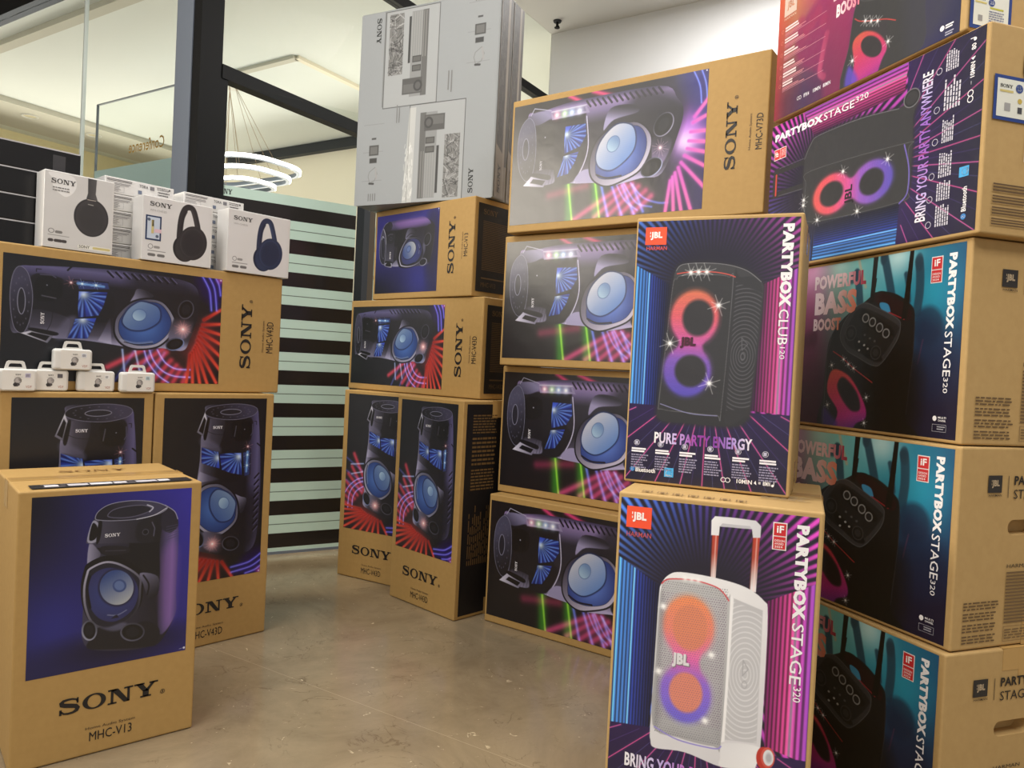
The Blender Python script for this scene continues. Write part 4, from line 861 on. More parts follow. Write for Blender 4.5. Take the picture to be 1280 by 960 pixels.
def art_soundbar_box():
    """greyscale pictures of a television over a soundbar, once upright and once upside down"""
    c = Cv(0, 714, 0, 867, 2.0, (148, 152, 154))
    rg = np.random.default_rng(5)
    def grass(x0, x1, z0, z1):
        c.poly([(x0, z0), (x1, z0), (x1, z1), (x0, z1)], (112, 112, 110), smooth=False)
        for k in range(160):
            x, z = rg.uniform(x0 + 4, x1 - 4), rg.uniform(z0 + 4, z1 - 4); t = rg.uniform(0, 3.14); L = rg.uniform(8, 22)
            p = (np.clip(x - L * math.cos(t), x0, x1), np.clip(z - L * math.sin(t), z0, z1)); q = (np.clip(x + L * math.cos(t), x0, x1), np.clip(z + L * math.sin(t), z0, z1))
            c.path([p, q], rg.uniform(2, 4), int(rg.choice([44, 62, 118, 150, 176])) * np.ones(3), .8)
    def cell(f):
        def R(x0, z0, x1, z1): return f(x0, z0, x1, z1)
        def rect(x0, z0, x1, z1, col, a=1.0, soft=None):
            a0 = f(x0, z0); a1 = f(x1, z1); xa, xb = sorted((a0[0], a1[0])); za, zb = sorted((a0[1], a1[1]))
            c.poly([(xa, za), (xb, za), (xb, zb), (xa, zb)], col, a, smooth=False, soft=soft); return xa, xb, za, zb
        rect(0, 0, 286, 434, (58, 58, 57), soft=2); rect(3, 3, 283, 431, (160, 163, 164)); rect(140, 40, 228, 416, (134, 136, 136)); rect(198, 40, 228, 416, (92, 92, 91))
        for k in range(7): rect(142 + 12 * k, 210, 146 + 12 * k, 412, (158, 158, 154), .6)
        q = rect(22, 146, 98, 418, (112, 112, 110)); grass(*q)
        rect(126, 190, 138, 396, (48, 48, 48))
        for z in (190, 150): rect(150, z, 196, z + 28, (54, 54, 53)); rect(154, z + 4, 192, z + 24, (88, 88, 86))
        rect(102, 52, 206, 122, (76, 76, 75)); rect(108, 58, 200, 96, (96, 96, 95)); a = f(184, 86); c.ell(a[0], a[1], 23, 25, (56, 56, 56)); c.ell(a[0], a[1], 14, 16, (84, 84, 84))
    cell(lambda x, z: (135 + x, 430 + z))
    cell(lambda x, z: (600 - x, 434 - z) if False else (596 - x - 26, 432 - z))
    for (x, z, s) in ((604, 700, 1), (78, 230, -1)):
        for k in (0, 130, 255): c.path([(x - 40, z - 120 + k), (x + 70, z - 120 + k)], 2, (130, 131, 130))
        for k in range(4): c.path([(x + 6 * k * 2 - 6, z + 30 + 110), (x + 12 * k - 6, z + 62 + 110 - 9 * (k % 2))], 4, (96, 96, 95)) if s > 0 else c.path([(x + 12 * k, z - 210), (x + 12 * k, z - 180)], 4, (96, 96, 95))
        c.poly([(x - 6, z + 40), (x + 46, z + 40), (x + 46, z - 6), (x - 6, z - 6)], (62, 62, 61), smooth=False); c.poly([(x, z + 34), (x + 40, z + 34), (x + 40, z), (x, z)], (98, 98, 97), smooth=False)
        c.poly([(x - 2, z - 18), (x + 38, z - 18), (x + 38, z - 40), (x - 2, z - 40)], (46, 46, 46), smooth=False); c.poly([(x + 6, z + 74), (x + 30, z + 74), (x + 30, z + 66), (x + 6, z + 66)], (60, 60, 60), smooth=False)
        c.path([(x, z - 80), (x + 30, z - 60), (x + 44, z - 90), (x + 30, z - 120), (x + 4, z - 130), (x - 6, z - 100), (x, z - 80)], 3, (120, 120, 119)); c.path([(x + 34, z - 66), (x + 40, z - 110)], 9, (150, 150, 149)); c.path([(x + 2, z - 132), (x + 24, z - 134)], 9, (50, 50, 50))
    c.path([(132, 440), (132, 866)], 4, (110, 111, 110)); c.path([(120, 700), (120, 640)], 4, (150, 150, 150))
    # clear tape with glints
    c.poly([(262, 0), (312, 0), (318, 420), (284, 420)], (206, 206, 200), .55, smooth=False)
    for k in range(40):
        x, z = rg.uniform(264, 312), rg.uniform(10, 250); c.path([(x, z), (x + rg.uniform(-4, 6), z + rg.uniform(8, 34))], rg.uniform(1.5, 4), (236, 236, 232), .6)
    return c
# ------------------------------------------------------------------ the setting
def slab(name, pts, z0, z1, m):
    bm = bmesh.new(); lo = [bm.verts.new((p.x, p.y, z0)) for p in pts]; hi = [bm.verts.new((p.x, p.y, z1)) for p in pts]; n = len(pts)
    bm.faces.new(lo[::-1]); bm.faces.new(hi)
    for i in range(n): bm.faces.new((lo[i], lo[(i + 1) % n], hi[(i + 1) % n], hi[i]))
    bmesh.ops.recalc_face_normals(bm, faces=bm.faces); return struct(name, bm, m)
slab('floor', [rl(-8, -9), rl(6, -9), rl(6, 9), rl(-8, 9)], -.1, 0, FLOORM)
slab('ceiling', [rl(-8, -9), rl(3.17, -9), rl(3.17, 0), rl(0, 0), rl(0, 9), rl(-8, 9)], CEIL, CEIL + .08, CEILM)
def rbox(name, r0, r1, l0, l1, z0, z1, m, parent=None):
    bm = bmesh.new(); obb(bm, rl(r0, l0, z0), RD * (r1 - r0), LD * (l1 - l0), (0, 0, z1 - z0))
    return struct(name, bm, m) if parent is None else link(name, mesh_from(bm, name), m, parent)
rbox('wall_right', 3.17, 3.32, -9, 0, 0, CEIL, WALLW)
rbox('wall_meeting_room_end', 4.75, 4.85, -.2, 8.2, 0, CEIL + .2, CREAM)
rbox('wall_meeting_room_side', 0, 4.75, 8.1, 8.2, 0, CEIL + .2, CREAM)
rbox('wall_meeting_room_near', 3.32, 4.75, -.1, 0, 0, CEIL + .2, CREAM)
rbox('ceiling_meeting_room', 0.06, 4.75, 0.0, 8.1, CEIL + .04, CEIL + .12, ROOMC)
rbox('trim_1', 0.06, 4.75, 6.5, 7.55, CEIL - .02, CEIL + .04, SOFF)          # dropped soffit
rbox('trim_2', 0.06, 4.75, 7.98, 8.1, 3.2, CEIL + .04, COVE_GLOW)                 # cove behind the soffit, its yellow glow put into the colour
rbox('trim_3', 4.66, 4.75, 2.2, 6.2, CEIL - .09, CEIL + .03, DARKPOST)       # curtain rail at the end wall
rbox('trim_4', 1.1, 1.2, 1.5, 6.4, CEIL - .01, CEIL + .04, SOFF)             # slot in the meeting room ceiling
rbox('trim_5', 2.57, 2.64, 2.45, 3.3, CEIL + .01, CEIL + .04, SOFF)
rbox('trim_6', 2.6, 3.9, 2.41, 2.47, CEIL + .01, CEIL + .04, CREAM)
# corner mullion, transoms and headers of the glass partition
rbox('trim_7', -.12, .0, -.03, .03, 0, CEIL, BLACK)                          # corner post, face towards the door
rbox('trim_8', -.125, -.02, .03, .155, 0, CEIL, STEEL)                       # corner post's left face, its reflected brightness put into the lighter grey
rbox('trim_9', 0, .035, -.03, .03, 0, 2.345, BLACK)                          # door jamb
rbox('trim_10', 0, 3.17, -.035, .03, 2.345, 2.412, BLACK)                    # transom above the door
rbox('trim_11', 0, 3.17, -.03, .03, 3.235, 3.30, BLACK)
rbox('trim_12', -.12, -.04, .155, 9, 3.0, 3.1, BLACK)                        # header of the side glazing
bm = bmesh.new(); obb(bm, rl(1.015, -.03), RD * .05, LD * .06, (0, 0, 2.345)); struct('trim_13', bm, DARKPOST)
bm = bmesh.new(); obb(bm, rl(1.065, -.028), RD * .05, LD * .056, (0, 0, 2.345)); struct('trim_14', bm, BROWNPOST)
rbox('window_1', 0.0, 3.17, -.004, .004, 2.412, 3.235, GLASS)
rbox('window_2', 0.0, 3.17, -.004, .004, 3.30, CEIL, GLASS)
w3 = rbox('window_3', -.084, -.076, .155, 9, 0.02, 3.0, GLASS)
rbox('trim_16', -.12, -.04, .155, 9, 3.1, CEIL, CEILM)
rbox('trim_15', -.09, -.07, 1.043, 1.053, 0, 3.0, mat('clear_joint', (205, 212, 206), .25)); 
w5 = rbox('window_5', 1.14, 3.17, -.004, .004, 0.02, 2.345, GLASS)
f5 = rbox('frosted_film', 1.14, 3.17, -.0075, -.005, 0.02, 1.84, FROST, w5)
bm = bmesh.new()
for k in range(9): obb(bm, rl(1.14, -.0095, 1.69 - .1683 * 1.0 * k), RD * 2.03, LD * .002, (0, 0, .022))
link('film_gap', mesh_from(bm, 'film_gap'), mat('tan_film', (186, 172, 140), .4), w5)
# inner glass screen with mirrored gold lettering
w6 = rbox('window_6', 1.496, 1.504, 2.2, 3.81, 0, 3.25, GLASS)
rbox('film_band', 1.488, 1.4955, 2.2, 3.8, 1.2, 2.64, PALEBLUE, w6)
bm = bmesh.new(); obb(bm, rl(1.49, 3.80, 0), RD * .02, LD * .01, (0, 0, 3.25)); obb(bm, rl(1.49, 2.2, 3.243), RD * .02, LD * 1.61, (0, 0, .008))
link('edge_trim', mesh_from(bm, 'edge_trim'), STEEL, w6)
cf = Layer(rl(1.494, 2.75, 2.745), LD, (0, 0, 1), -RD, .002); cf.text('Conference', 0, 0, .52, .105, (190, 146, 60), .01); cf.build('lettering', None, w6)
# glass door standing ajar, with striped film
FA = math.radians(31.8); FD = Vector((math.cos(FA), math.sin(FA), 0)); FN = Vector((math.sin(FA), -math.cos(FA), 0))
bm = bmesh.new(); obb(bm, K0 + FD * .01 + Vector((0, 0, .012)), FD * .715, -FN * .01, (0, 0, 2.325)); door = struct('door_1', bm, GLASS)
pale, dark_, gap = bmesh.new(), bmesh.new(), bmesh.new()
def strip(b, z0, z1, off=.002): obb(b, K0 + FD * .012 + FN * off + Vector((0, 0, z0)), FD * .711, -FN * .0015, (0, 0, z1 - z0))
tops = [1.791 - .1683 * k for k in range(11)]
strip(pale, 1.791, 1.842)
for k, t in enumerate(tops):
    strip(dark_, t - .0745, t)
    lo = tops[k + 1] if k < 10 else .014
    if k < 10:
        m_ = (t - .0745 + lo) / 2; strip(pale, m_ + .0022, t - .0745); strip(pale, lo, m_ - .0022); strip(gap, m_ - .0022, m_ + .0022)
    else: strip(pale, lo, t - .0745)
link('frosted_stripes', mesh_from(pale, 'frosted_stripes'), FROST, door); link('dark_stripes', mesh_from(dark_, 'dark_stripes'), DARKFILM, door)
link('film_gap', mesh_from(gap, 'film_gap'), FROSTLINE, door)
ly = Layer(K0 + FD * .012 + Vector((0, 0, 1.80)), FD, (0, 0, 1), FN, .003); ly.text('SONY*', -.0, .0, .075, .026, (28, 30, 30)); ly.build('lettering', None, door)
bm = bmesh.new(); obb(bm, K0 + FD * .01 + FN * .006 + Vector((0, 0, .0)), FD * .715, -FN * .022, (0, 0, .014)); link('bottom_rail', mesh_from(bm, 'bottom_rail'), STEEL, door)

# ------------------------------------------------------------------ lamps of the meeting room
def stadium(cr, cl, hr, hl, rad, z, n=8):
    out = []
    for (sr, sl, a0) in ((1, 1, 0), (-1, 1, 90), (-1, -1, 180), (1, -1, 270)):
        for k in range(n + 1):
            a = math.radians(a0 + 90 * k / n); out.append(rl(cr + sr * (hr - rad) + rad * math.cos(a), cl + sl * (hl - rad) + rad * math.sin(a), z))
    return out
pen = thing('pendant_light', 'white glowing three-ring pendant lamp hanging on thin wires behind the glass', 'lamp', rl(2.9, 3.55, CEIL))
def ploc(v): return v - Vector(pen.location)
def loopstrip(pts, dz, inset, m, name, parent):
    c = sum(pts, Vector()) / len(pts); bm = bmesh.new(); n = len(pts); R = []
    for p in pts:
        d = (p - c); d.z = 0; q = p - d.normalized() * inset
        R.append([bm.verts.new(ploc(p)), bm.verts.new(ploc(q)), bm.verts.new(ploc(q + Vector((0, 0, dz)))), bm.verts.new(ploc(p + Vector((0, 0, dz))))])
    for i in range(n):
        A, B = R[i], R[(i + 1) % n]
        for k in range(4): bm.faces.new((A[k], A[(k + 1) % 4], B[(k + 1) % 4], B[k]))
    bmesh.ops.recalc_face_normals(bm, faces=bm.faces)
    return link(name, mesh_from(bm, name), m, parent)
RINGS = [(2.86, 3.70, .46, .80, 2.955), (2.86, 3.66, .38, .66, 2.87), (2.86, 3.66, .28, .50, 2.785)]
for cr, cl, hr, hl, z in RINGS:
    pts = stadium(cr, cl, hr, hl, min(hr, hl) * .8, z)
    hs = loopstrip(pts, .042, .045, STEEL, 'ring', pen)
    pts2 = stadium(cr, cl, hr + .006, hl + .006, min(hr, hl) * .8, z + .004)
    loopstrip(pts2, .034, .005, GLOW, 'led_strip', hs)
bm = bmesh.new(); bmesh.ops.create_cone(bm, cap_ends=True, segments=24, radius1=.16, radius2=.16, depth=.05, matrix=Matrix.Translation(ploc(rl(2.73, 3.59, CEIL + .012)))); link('canopy', mesh_from(bm, 'canopy'), WHITE_PL, pen)
for cr, cl, hr, hl, z in RINGS:
    for k in range(4):
        a = math.pi / 4 + k * math.pi / 2
        bm = bmesh.new(); tube(bm, [ploc(rl(2.73 + .05 * math.cos(a), 3.59 + .05 * math.sin(a), CEIL)), ploc(rl(cr + hr * .78 * math.cos(a), cl + hl * .85 * math.sin(a), z + .045))], .0022, 4)
        link('wire', mesh_from(bm, 'wire'), mat('wire', (170, 146, 118), .5), pen)
for i, (r, l) in enumerate(((2.31, 6.80), (3.1, 6.82))):
    t = thing('downlight', ['recessed round downlight at far left end of the soffit', 'recessed round downlight nearer the gold lettering, right of the first'][i], 'lamp', rl(r, l, CEIL - .02))
    bm = bmesh.new(); tube(bm, [(.085 * math.cos(a * .3307), .085 * math.sin(a * .3307), -.004) for a in range(19)], .012, 6, True); link('trim_ring', mesh_from(bm, 'trim_ring'), WHITE_PL, t)
    bm = bmesh.new(); bmesh.ops.create_cone(bm, cap_ends=True, segments=20, radius1=.078, radius2=.078, depth=.006); link('lens', mesh_from(bm, 'lens'), mat('lamp_lens', (220, 210, 180), .4), t)
sp = thing('sprinkler', 'small dark sprinkler head on the ceiling above the upright grey carton', 'sprinkler', rl(2.98, -.16, CEIL))
bm = bmesh.new(); bmesh.ops.create_cone(bm, cap_ends=True, segments=16, radius1=.03, radius2=.035, depth=.012, matrix=Matrix.Translation((0, 0, -.006))); link('rosette', mesh_from(bm, 'rosette'), DARKPOST, sp)
bm = bmesh.new(); tube(bm, [(0, 0, -.01), (0, 0, -.04), (.012, 0, -.05)], .011, 8); bmesh.ops.create_cone(bm, cap_ends=True, segments=12, radius1=.022, radius2=.022, depth=.005, matrix=Matrix.Translation((0, 0, -.055))); link('deflector', mesh_from(bm, 'deflector'), BLACK, sp)

# ------------------------------------------------------------------ cartons
BODY = {}
def carton_mesh(w, d, h, bev=.005, flaps='top', hole=None):
    k = (w, d, h, flaps, hole)
    if k in BODY: return BODY[k]
    bm = bmesh.new(); bx(bm, (.0014, 0, .0014), (w - .0014, d, h - .0014), bev, 3)
    me = mesh_from(bm, 'carton')
    if hole:
        y0, y1, z0, z1 = hole; r = (z1 - z0) / 2; n = 10; P = []
        for k2 in range(n + 1): a = -math.pi / 2 + math.pi * k2 / n; P.append((y1 - r + r * math.cos(a), (z0 + z1) / 2 + r * math.sin(a)))
        for k2 in range(n + 1): a = math.pi / 2 + math.pi * k2 / n; P.append((y0 + r + r * math.cos(a), (z0 + z1) / 2 + r * math.sin(a)))
        cb = bmesh.new(); A = [cb.verts.new((w - .035, y, z)) for y, z in P]; B = [cb.verts.new((w + .02, y, z)) for y, z in P]; m = len(P)
        cb.faces.new(A); cb.faces.new(B[::-1])
        for i in range(m): cb.faces.new((A[i], A[(i + 1) % m], B[(i + 1) % m], B[i]))
        bmesh.ops.recalc_face_normals(cb, faces=cb.faces); cm = mesh_from(cb, 'cut')
        oa = bpy.data.objects.new('a', me); ob = bpy.data.objects.new('b', cm); COL.objects.link(oa); COL.objects.link(ob)
        md = oa.modifiers.new('b', 'BOOLEAN'); md.object = ob; md.operation = 'DIFFERENCE'; md.solver = 'EXACT'
        dg = bpy.context.evaluated_depsgraph_get(); dg.update(); me2 = bpy.data.meshes.new_from_object(oa.evaluated_get(dg))
        bpy.data.objects.remove(oa); bpy.data.objects.remove(ob); bpy.data.meshes.remove(cm); bpy.data.meshes.remove(me); me = me2; me.name = 'carton'
    BODY[k] = me; return me
SEAM = mat('flap_seam', (92, 70, 44), .8)
def carton(name, label, loc, rot, w, d, h, m, group=None, tape='x', cat='box', **kw):
    t = thing(name, label, cat, loc, rot, group); link('carton', carton_mesh(w, d, h, **kw), m, t)
    if tape:
        for z, za, zb in ((h - .0011, h - .07, h - .0006), (.0006, .0006, .07)):
            bm = bmesh.new(); bx(bm, (.006, d / 2 - .03, z), (w - .006, d / 2 + .03, z + .0004))
            for x in (.0006, w - .0011): bx(bm, (x, d / 2 - .03, za), (x + .0005, d / 2 + .03, zb))
            link('packing_tape', mesh_from(bm, 'packing_tape'), TAPE, t)
        s = Layer((0, 0, h - .001), (1, 0, 0), (0, 1, 0), (0, 0, 1), .0008); s.rect(.004, d / 2 - .0012, w - .004, d / 2 + .0012, (96, 74, 48)); s.build('flap_seam', None, t)
    return t
def lying(x, y, z, yaw, h):           # an upright carton laid over on its left side
    return (x + h * math.cos(yaw), y + h * math.sin(yaw), z), (0, -math.pi / 2, yaw)
INK = (30, 26, 24); INK2 = (74, 58, 40); GOLDT = (96, 74, 44)
def sony_front(t, pan, x0, x1, z0, z1, model, hx, hz, mx, mz):
    L = Layer(); L.text('SONY*', x0, z0, x1, z1, INK); L.part('registered_mark'); L.ring(x1 + .012, z0 + .006, .006, .0045, INK2, 12); L.rect(x1 + .0105, z0 + .003, x1 + .0135, z0 + .009, INK2)
    L.build('brand_lettering', None, t)
    L = Layer(); L.text('Home Audio System', hx[0], hz[0], hx[1], hz[1], INK2); L.part('model_number'); L.text(model, mx[0], mz[0], mx[1], mz[1], INK); L.build('model_lettering', None, t)
def spec_panel(t, o, ex, ez, n, W, H, model, rot=0):
    """black panel of tiny brown print on an end or side face"""
    L = Layer(o, ex, ez, n, .0008); L.rect(0, 0, W, H, (20, 17, 18)); L.off = .0014
    if rot == 0:
        L.text('SONY*', .03, H - .045, .115, H - .022, GOLDT)
        L.lines(.03, .09, W - .03, H - .07, int((H - .16) / .0075), GOLDT, .42, ragged=.1)
        L.text(model, .03, .02, .12, .04, GOLDT); L.lines(.03, .052, .2, .062, 1, GOLDT, .6)
    else:
        for (z0, z1) in ((.73, .81), (.60, .72), (.50, .59)): L.lines(.035, z0, .17, z1, 7, (110, 84, 48), .5, ragged=.1, words=True); L.lines(.2, z0, .34, z1, 7, (110, 84, 48), .5, ragged=.1, words=True)
        L.lines(.03, .2, .2, .47, 16, (110, 84, 48), .42, rot=90, ragged=.5, words=True); L.lines(.22, .2, .35, .47, 12, (110, 84, 48), .42, rot=90, ragged=.5, words=True)
    return L.build('spec_panel', None, t)
W43, D43, H43 = .4285, .38, .88
W13, D13, H13 = .4198, .3963, .6717
W73, D73, H73 = .5135, .5, 1.0
# -- small blue-picture speaker carton
def make_small(label, loc, rot):
    t = carton('speaker_box', label, loc, rot, W13, D13, H13, KRAFT, group='kraft cartons with blue speaker picture')
    art_small_speaker().build('printed_panel', t)
    L = Layer(off=.0012); L.text('SONY*', .187, .544, .222, .553, (226, 224, 230)); L.build('picture_lettering', None, t)
    sony_front(t, None, .101, .326, .115, .155, 'MHC-V13', (.160, .273), (.063, .072), (.169, .266), (.035, .058))
    spec_panel(t, (.02, .02, 0)[:0] or (0.025, .02, 0), (0, 1, 0), (1, 0, 0), (0, 0, -1), .36, .37, 'MHC-V13')
    L = Layer((0, 0, H13), (1, 0, 0), (0, 1, 0), (0, 0, 1), .0012)
    L.rect(.03, .018, W13 - .02, .075, (24, 22, 24)); L.off = .0017
    x = .06
    for k, wd in enumerate((.03, .012, .045, .05, .03, .014, .05, .028)): L.rect(x, .034, x + wd, .058, [(214, 210, 214), (70, 66, 70), (200, 198, 204), (222, 220, 224)][k % 4]); x += wd + .004
    L.lines(.055, .022, .37, .032, 1, (120, 114, 116), .6, words=True); L.lines(.055, .061, .37, .071, 1, (120, 114, 116), .6, words=True)
    L.build('top_label', None, t)
    L = Layer((0, 0, H13), (1, 0, 0), (0, 1, 0), (0, 0, 1), .0012); L.text('SONY*', .13, .27, .30, .30, (124, 88, 44)); L.part('model_number'); L.text('MHC-V13', .19, .245, .25, .256, (134, 98, 54)); L.build('top_lettering', None, t)
    return t
L1 = make_small('kraft carton with blue speaker picture, standing upright in left foreground', (-1.1378, 1.7433, 0), (0, 0, .7064))
# -- tall speaker cartons
def make_tall(label, loc, rot, group):
    t = carton('speaker_box', label, loc, rot, W43, D43, H43, KRAFT, group=group)
    art_tall_speaker().build('printed_panel', t)
    L = Layer(off=.0012); L.text('SONY*', .199, .756, .233, .766, (226, 224, 230)); L.build('picture_lettering', None, t)
    sony_front(t, None, .089, .318, .114, .155, 'MHC-V43D', (.150, .264), (.064, .074), (.148, .262), (.031, .057))
    spec_panel(t, (W43 - .0016, .02, .015), (0, 1, 0), (0, 0, 1), (1, 0, 0), .38, .85, 'MHC-V43D', 1)
    spec_panel(t, (.025, .022, 0), (0, 1, 0), (1, 0, 0), (0, 0, -1), .376, .37, 'MHC-V43D')
    return t
L3_ = make_tall('upright kraft carton with tall black speaker picture behind the foreground blue carton', (-1.1585, 2.4434, 0), (0, 0, .8257), 'kraft cartons with red-beam speaker picture')
def again(src, label, loc, rot, group=None):
    r = dup_tree(src); r.location = loc; r.rotation_euler = rot; r['label'] = label
    if group: r['group'] = group
    return r
u3 = (math.cos(.8257), math.sin(.8257))
again(L3_, 'upright kraft carton at left frame edge, under the five white earbud packs', (-1.1585 - u3[0] * .4302, 2.4434 - u3[1] * .4302, 0), (0, 0, .8257))
lo, ro = lying(-1.4700, 2.1650, H43, .8243, H43)
L4_ = again(L3_, 'kraft carton lying sideways under the headphone boxes, red fan of beams at right', lo, ro)
again(L3_, 'upright kraft carton beside the striped glass door, partly behind its twin', (-.7887, 3.5514, 0), (0, 0, -.5095))
again(L3_, 'upright kraft carton with black spec side showing, beside the big-speaker column', (-.4911, 3.2609, 0), (0, 0, -.7744))
lo, ro = lying(-.8012, 3.6738, H43, -.7049, H43)
again(L3_, 'kraft carton lying sideways between two upright twins below and blue carton above', lo, ro)
lo, ro = lying(-.6857, 3.5849, H43 + W43, -.735, H13)
again(L1, 'kraft carton with blue speaker picture lying sideways under the grey soundbar carton', lo, ro)
# -- largest speaker cartons, lying in a column of four
lo, ro = lying(-.0673, 2.9981, 0, -.6277, H73)
V4 = carton('speaker_box', 'kraft carton on the floor, lowest of four with green-beam speaker pictures', lo, ro, W73, D73, H73, KRAFT, group='kraft cartons with green-beam speaker picture')
art_big_speaker().build('printed_panel', V4)
L = Layer(off=.0012); L.text('SONY*', .229, .848, .266, .859, (226, 224, 230)); L.build('picture_lettering', None, V4)
sony_front(V4, None, .148, .366, .101, .138, 'MHC-V73D', (.203, .317), (.052, .061), (.202, .316), (.018, .039))
for k, (x, y, yaw, lab) in enumerate(((-.0400, 3.0550, -.628, 'kraft carton second from the floor in the column of green-beam speaker pictures'), (-.0558, 3.0039, -.5992, 'kraft carton third from the floor in the green-beam column, right under the washed-out top one'), (-.0500, 2.9471, -.6251, 'kraft carton topmost in the green-beam column, its picture washed out by reflection'))):
    lo, ro = lying(x, y, W73 * (k + 1), yaw, H73); again(V4, lab, lo, ro)

# -- grey soundbar cartons standing on end
def soundbar(label, x, y, yaw, dep, z, first):
    t = thing('soundbar_box', label, 'box', (x, y, z), (0, 0, yaw), 'grey soundbar cartons')
    w_, h_ = .7214, .8738
    link('carton', carton_mesh(w_, dep, h_, .004), GREY_CARD, t)
    art_soundbar_box().build('printed_panel', t, MATTE_PRINT)
    L = Layer(off=.0014); L.text('SONY*', .086, .727, .112, .842, (34, 34, 34), rot=-90); L.part('brand_lettering'); L.text('SONY*', .598, .026, .622, .132, (34, 34, 34), rot=90)
    L.part('model_note'); L.lines(.47, .46, .50, .56, 2, (120, 120, 120), .4, rot=-90); L.part('model_note'); L.lines(.21, .36, .235, .44, 2, (120, 120, 120), .4, rot=90)
    L.build('brand_lettering', None, t)
    S = Cv(4, dep * 1000 - 4, 6, h_ * 1000 - 6, 1.6, (124, 114, 102)); rg = np.random.default_rng(3)
    S.poly([(8, 866), (dep * 1000 * .58, 866), (dep * 1000 * .58, 200), (8, 230)], (62, 56, 50), smooth=False)
    for k in range(170):
        xx, zz = rg.uniform(10, dep * 560), rg.uniform(240, 858); S.path([(xx, zz), (xx + rg.uniform(-10, 10), zz + rg.uniform(10, 40))], rg.uniform(1.5, 3.5), int(rg.choice([40, 50, 92, 112])) * np.array([1, .94, .85]), .7)
    S.poly([(dep * 620, 866), (dep * 740, 866), (dep * 740, 6), (dep * 620, 6)], (138, 130, 118), smooth=False); S.poly([(dep * 760, 866), (dep * 960, 866), (dep * 960, 150), (dep * 760, 150)], (72, 66, 59), smooth=False)
    S.build('side_print', t, MATTE_PRINT, o=(w_, 0, 0), ex=(0, 1, 0), ez=(0, 0, 1))
    L = Layer((w_, 0, 0), (0, 1, 0), (0, 0, 1), (1, 0, 0), .0014); L.text('SONY*', .03, .03, .055, .15, (64, 58, 52), rot=90); L.build('side_lettering', None, t)
    return t
ZW = H43 + W43 + W13
soundbar('large grey soundbar carton standing on end on the sideways blue-picture carton', -.7679, 3.4813, -.4522, .112, ZW, True)
vw = (-math.sin(-.4522), math.cos(-.4522))
soundbar('second grey soundbar carton, standing right behind the front one', -.7679 + vw[0] * .1135, 3.4813 + vw[1] * .1135, -.4522, .108, ZW, False)

# -- trolley speaker cartons
def logo_badge(t, x0, z0, x1, z1, hx, hz, hcol=(214, 84, 84), bg=(246, 84, 50), fg=(250, 240, 236), face=None, nm='red_badge'):
    L = Layer(*(face or ())); L.off = .0012
    L.rect(x0, z0, x1, z1, bg); L.off = .0018; w_, h_ = x1 - x0, z1 - z0
    L.text('JBL', x0 + w_ * .25, z0 + h_ * .27, x1 - w_ * .2, z1 - h_ * .26, fg, .05); L.rect(x0 + w_ * .215, z0 + h_ * .62, x0 + w_ * .25, z0 + h_ * .74, fg); L.rect(x0 + w_ * .215, z0 + h_ * .44, x0 + w_ * .25, z0 + h_ * .55, fg)
    L.text('HARMAN', hx[0], hz[0], hx[1], hz[1], hcol, .004); L.build(nm, None, t)
def award_badge(t, x0, z0, x1, z1, rot=0):
    L = Layer(off=.0012); L.rect(x0, z0, x1, z1, (240, 232, 232)); L.off = .0017; e = .0022; zm = (z0 + z1) / 2
    if rot == 0:
        L.rect(x0 + e, zm + e / 2, x1 - e, z1 - e, (206, 40, 46)); L.rect(x0 + e, z0 + e, x1 - e, zm - e / 2, (206, 40, 46)); L.off = .0022; w_ = x1 - x0
        L.text('iF', x0 + w_ * .28, zm + (z1 - zm) * .25, x0 + w_ * .78, zm + (z1 - zm) * .78, (250, 244, 244), .03)
        for k, s in enumerate(('DESIGN', 'AWARD', '2024')): L.text(s, x0 + w_ * .16, zm - (zm - z0) * (.4 + .22 * k), x0 + w_ * (.86 - .06 * k), zm - (zm - z0) * (.24 + .22 * k), (250, 236, 236), .01)
    else:                                 # badge on a carton lying on its side: two squares one beside the other
        L.rect(x0 + e, zm + e / 2, x1 - e, z1 - e, (222, 66, 66)); L.rect(x0 + e, z0 + e, x1 - e, zm - e / 2, (222, 66, 66)); L.off = .0022; w_ = x1 - x0
        L.text('iF', x0 + w_ * .3, zm + (z1 - zm) * .25, x0 + w_ * .75, zm + (z1 - zm) * .78, (250, 244, 244), .03)
        for k, s in enumerate(('DESIGN', 'AWARD', '2024')): L.text(s, x0 + w_ * .2, zm - (zm - z0) * (.4 + .22 * k), x0 + w_ * .82, zm - (zm - z0) * (.24 + .22 * k), (250, 236, 236), .01)
    L.build('award_badge', None, t)
WH = (244, 242, 244)
def slogan_col(stops, x0, x1, ax=0):
    def f(x, z):
        t = ((x, z)[ax] - x0) / (x1 - x0); return tuple(np.interp(t, [s[0] for s in stops], [s[1][k] for s in stops]) for k in range(3))
    return f
def feature_row(L, xs, zt, wd=.05, icon=.0085, n=7):
    for k, x in enumerate(xs):
        L.part('feature_note'); z = zt - .0006 * k; L.ring(x + .012, z, icon, icon * .86, (206, 204, 220), 14); L.rect(x + .008, z - .004, x + .015, z + .004, (190, 188, 210))
        L.lines(x, z - .024, x + wd * .86, z - .012, 2, (238, 236, 244), .7, ragged=.25); L.lines(x, z - .024 - .0065 * n, x + wd, z - .027, n, (150, 146, 176), .5, ragged=.35, words=True)
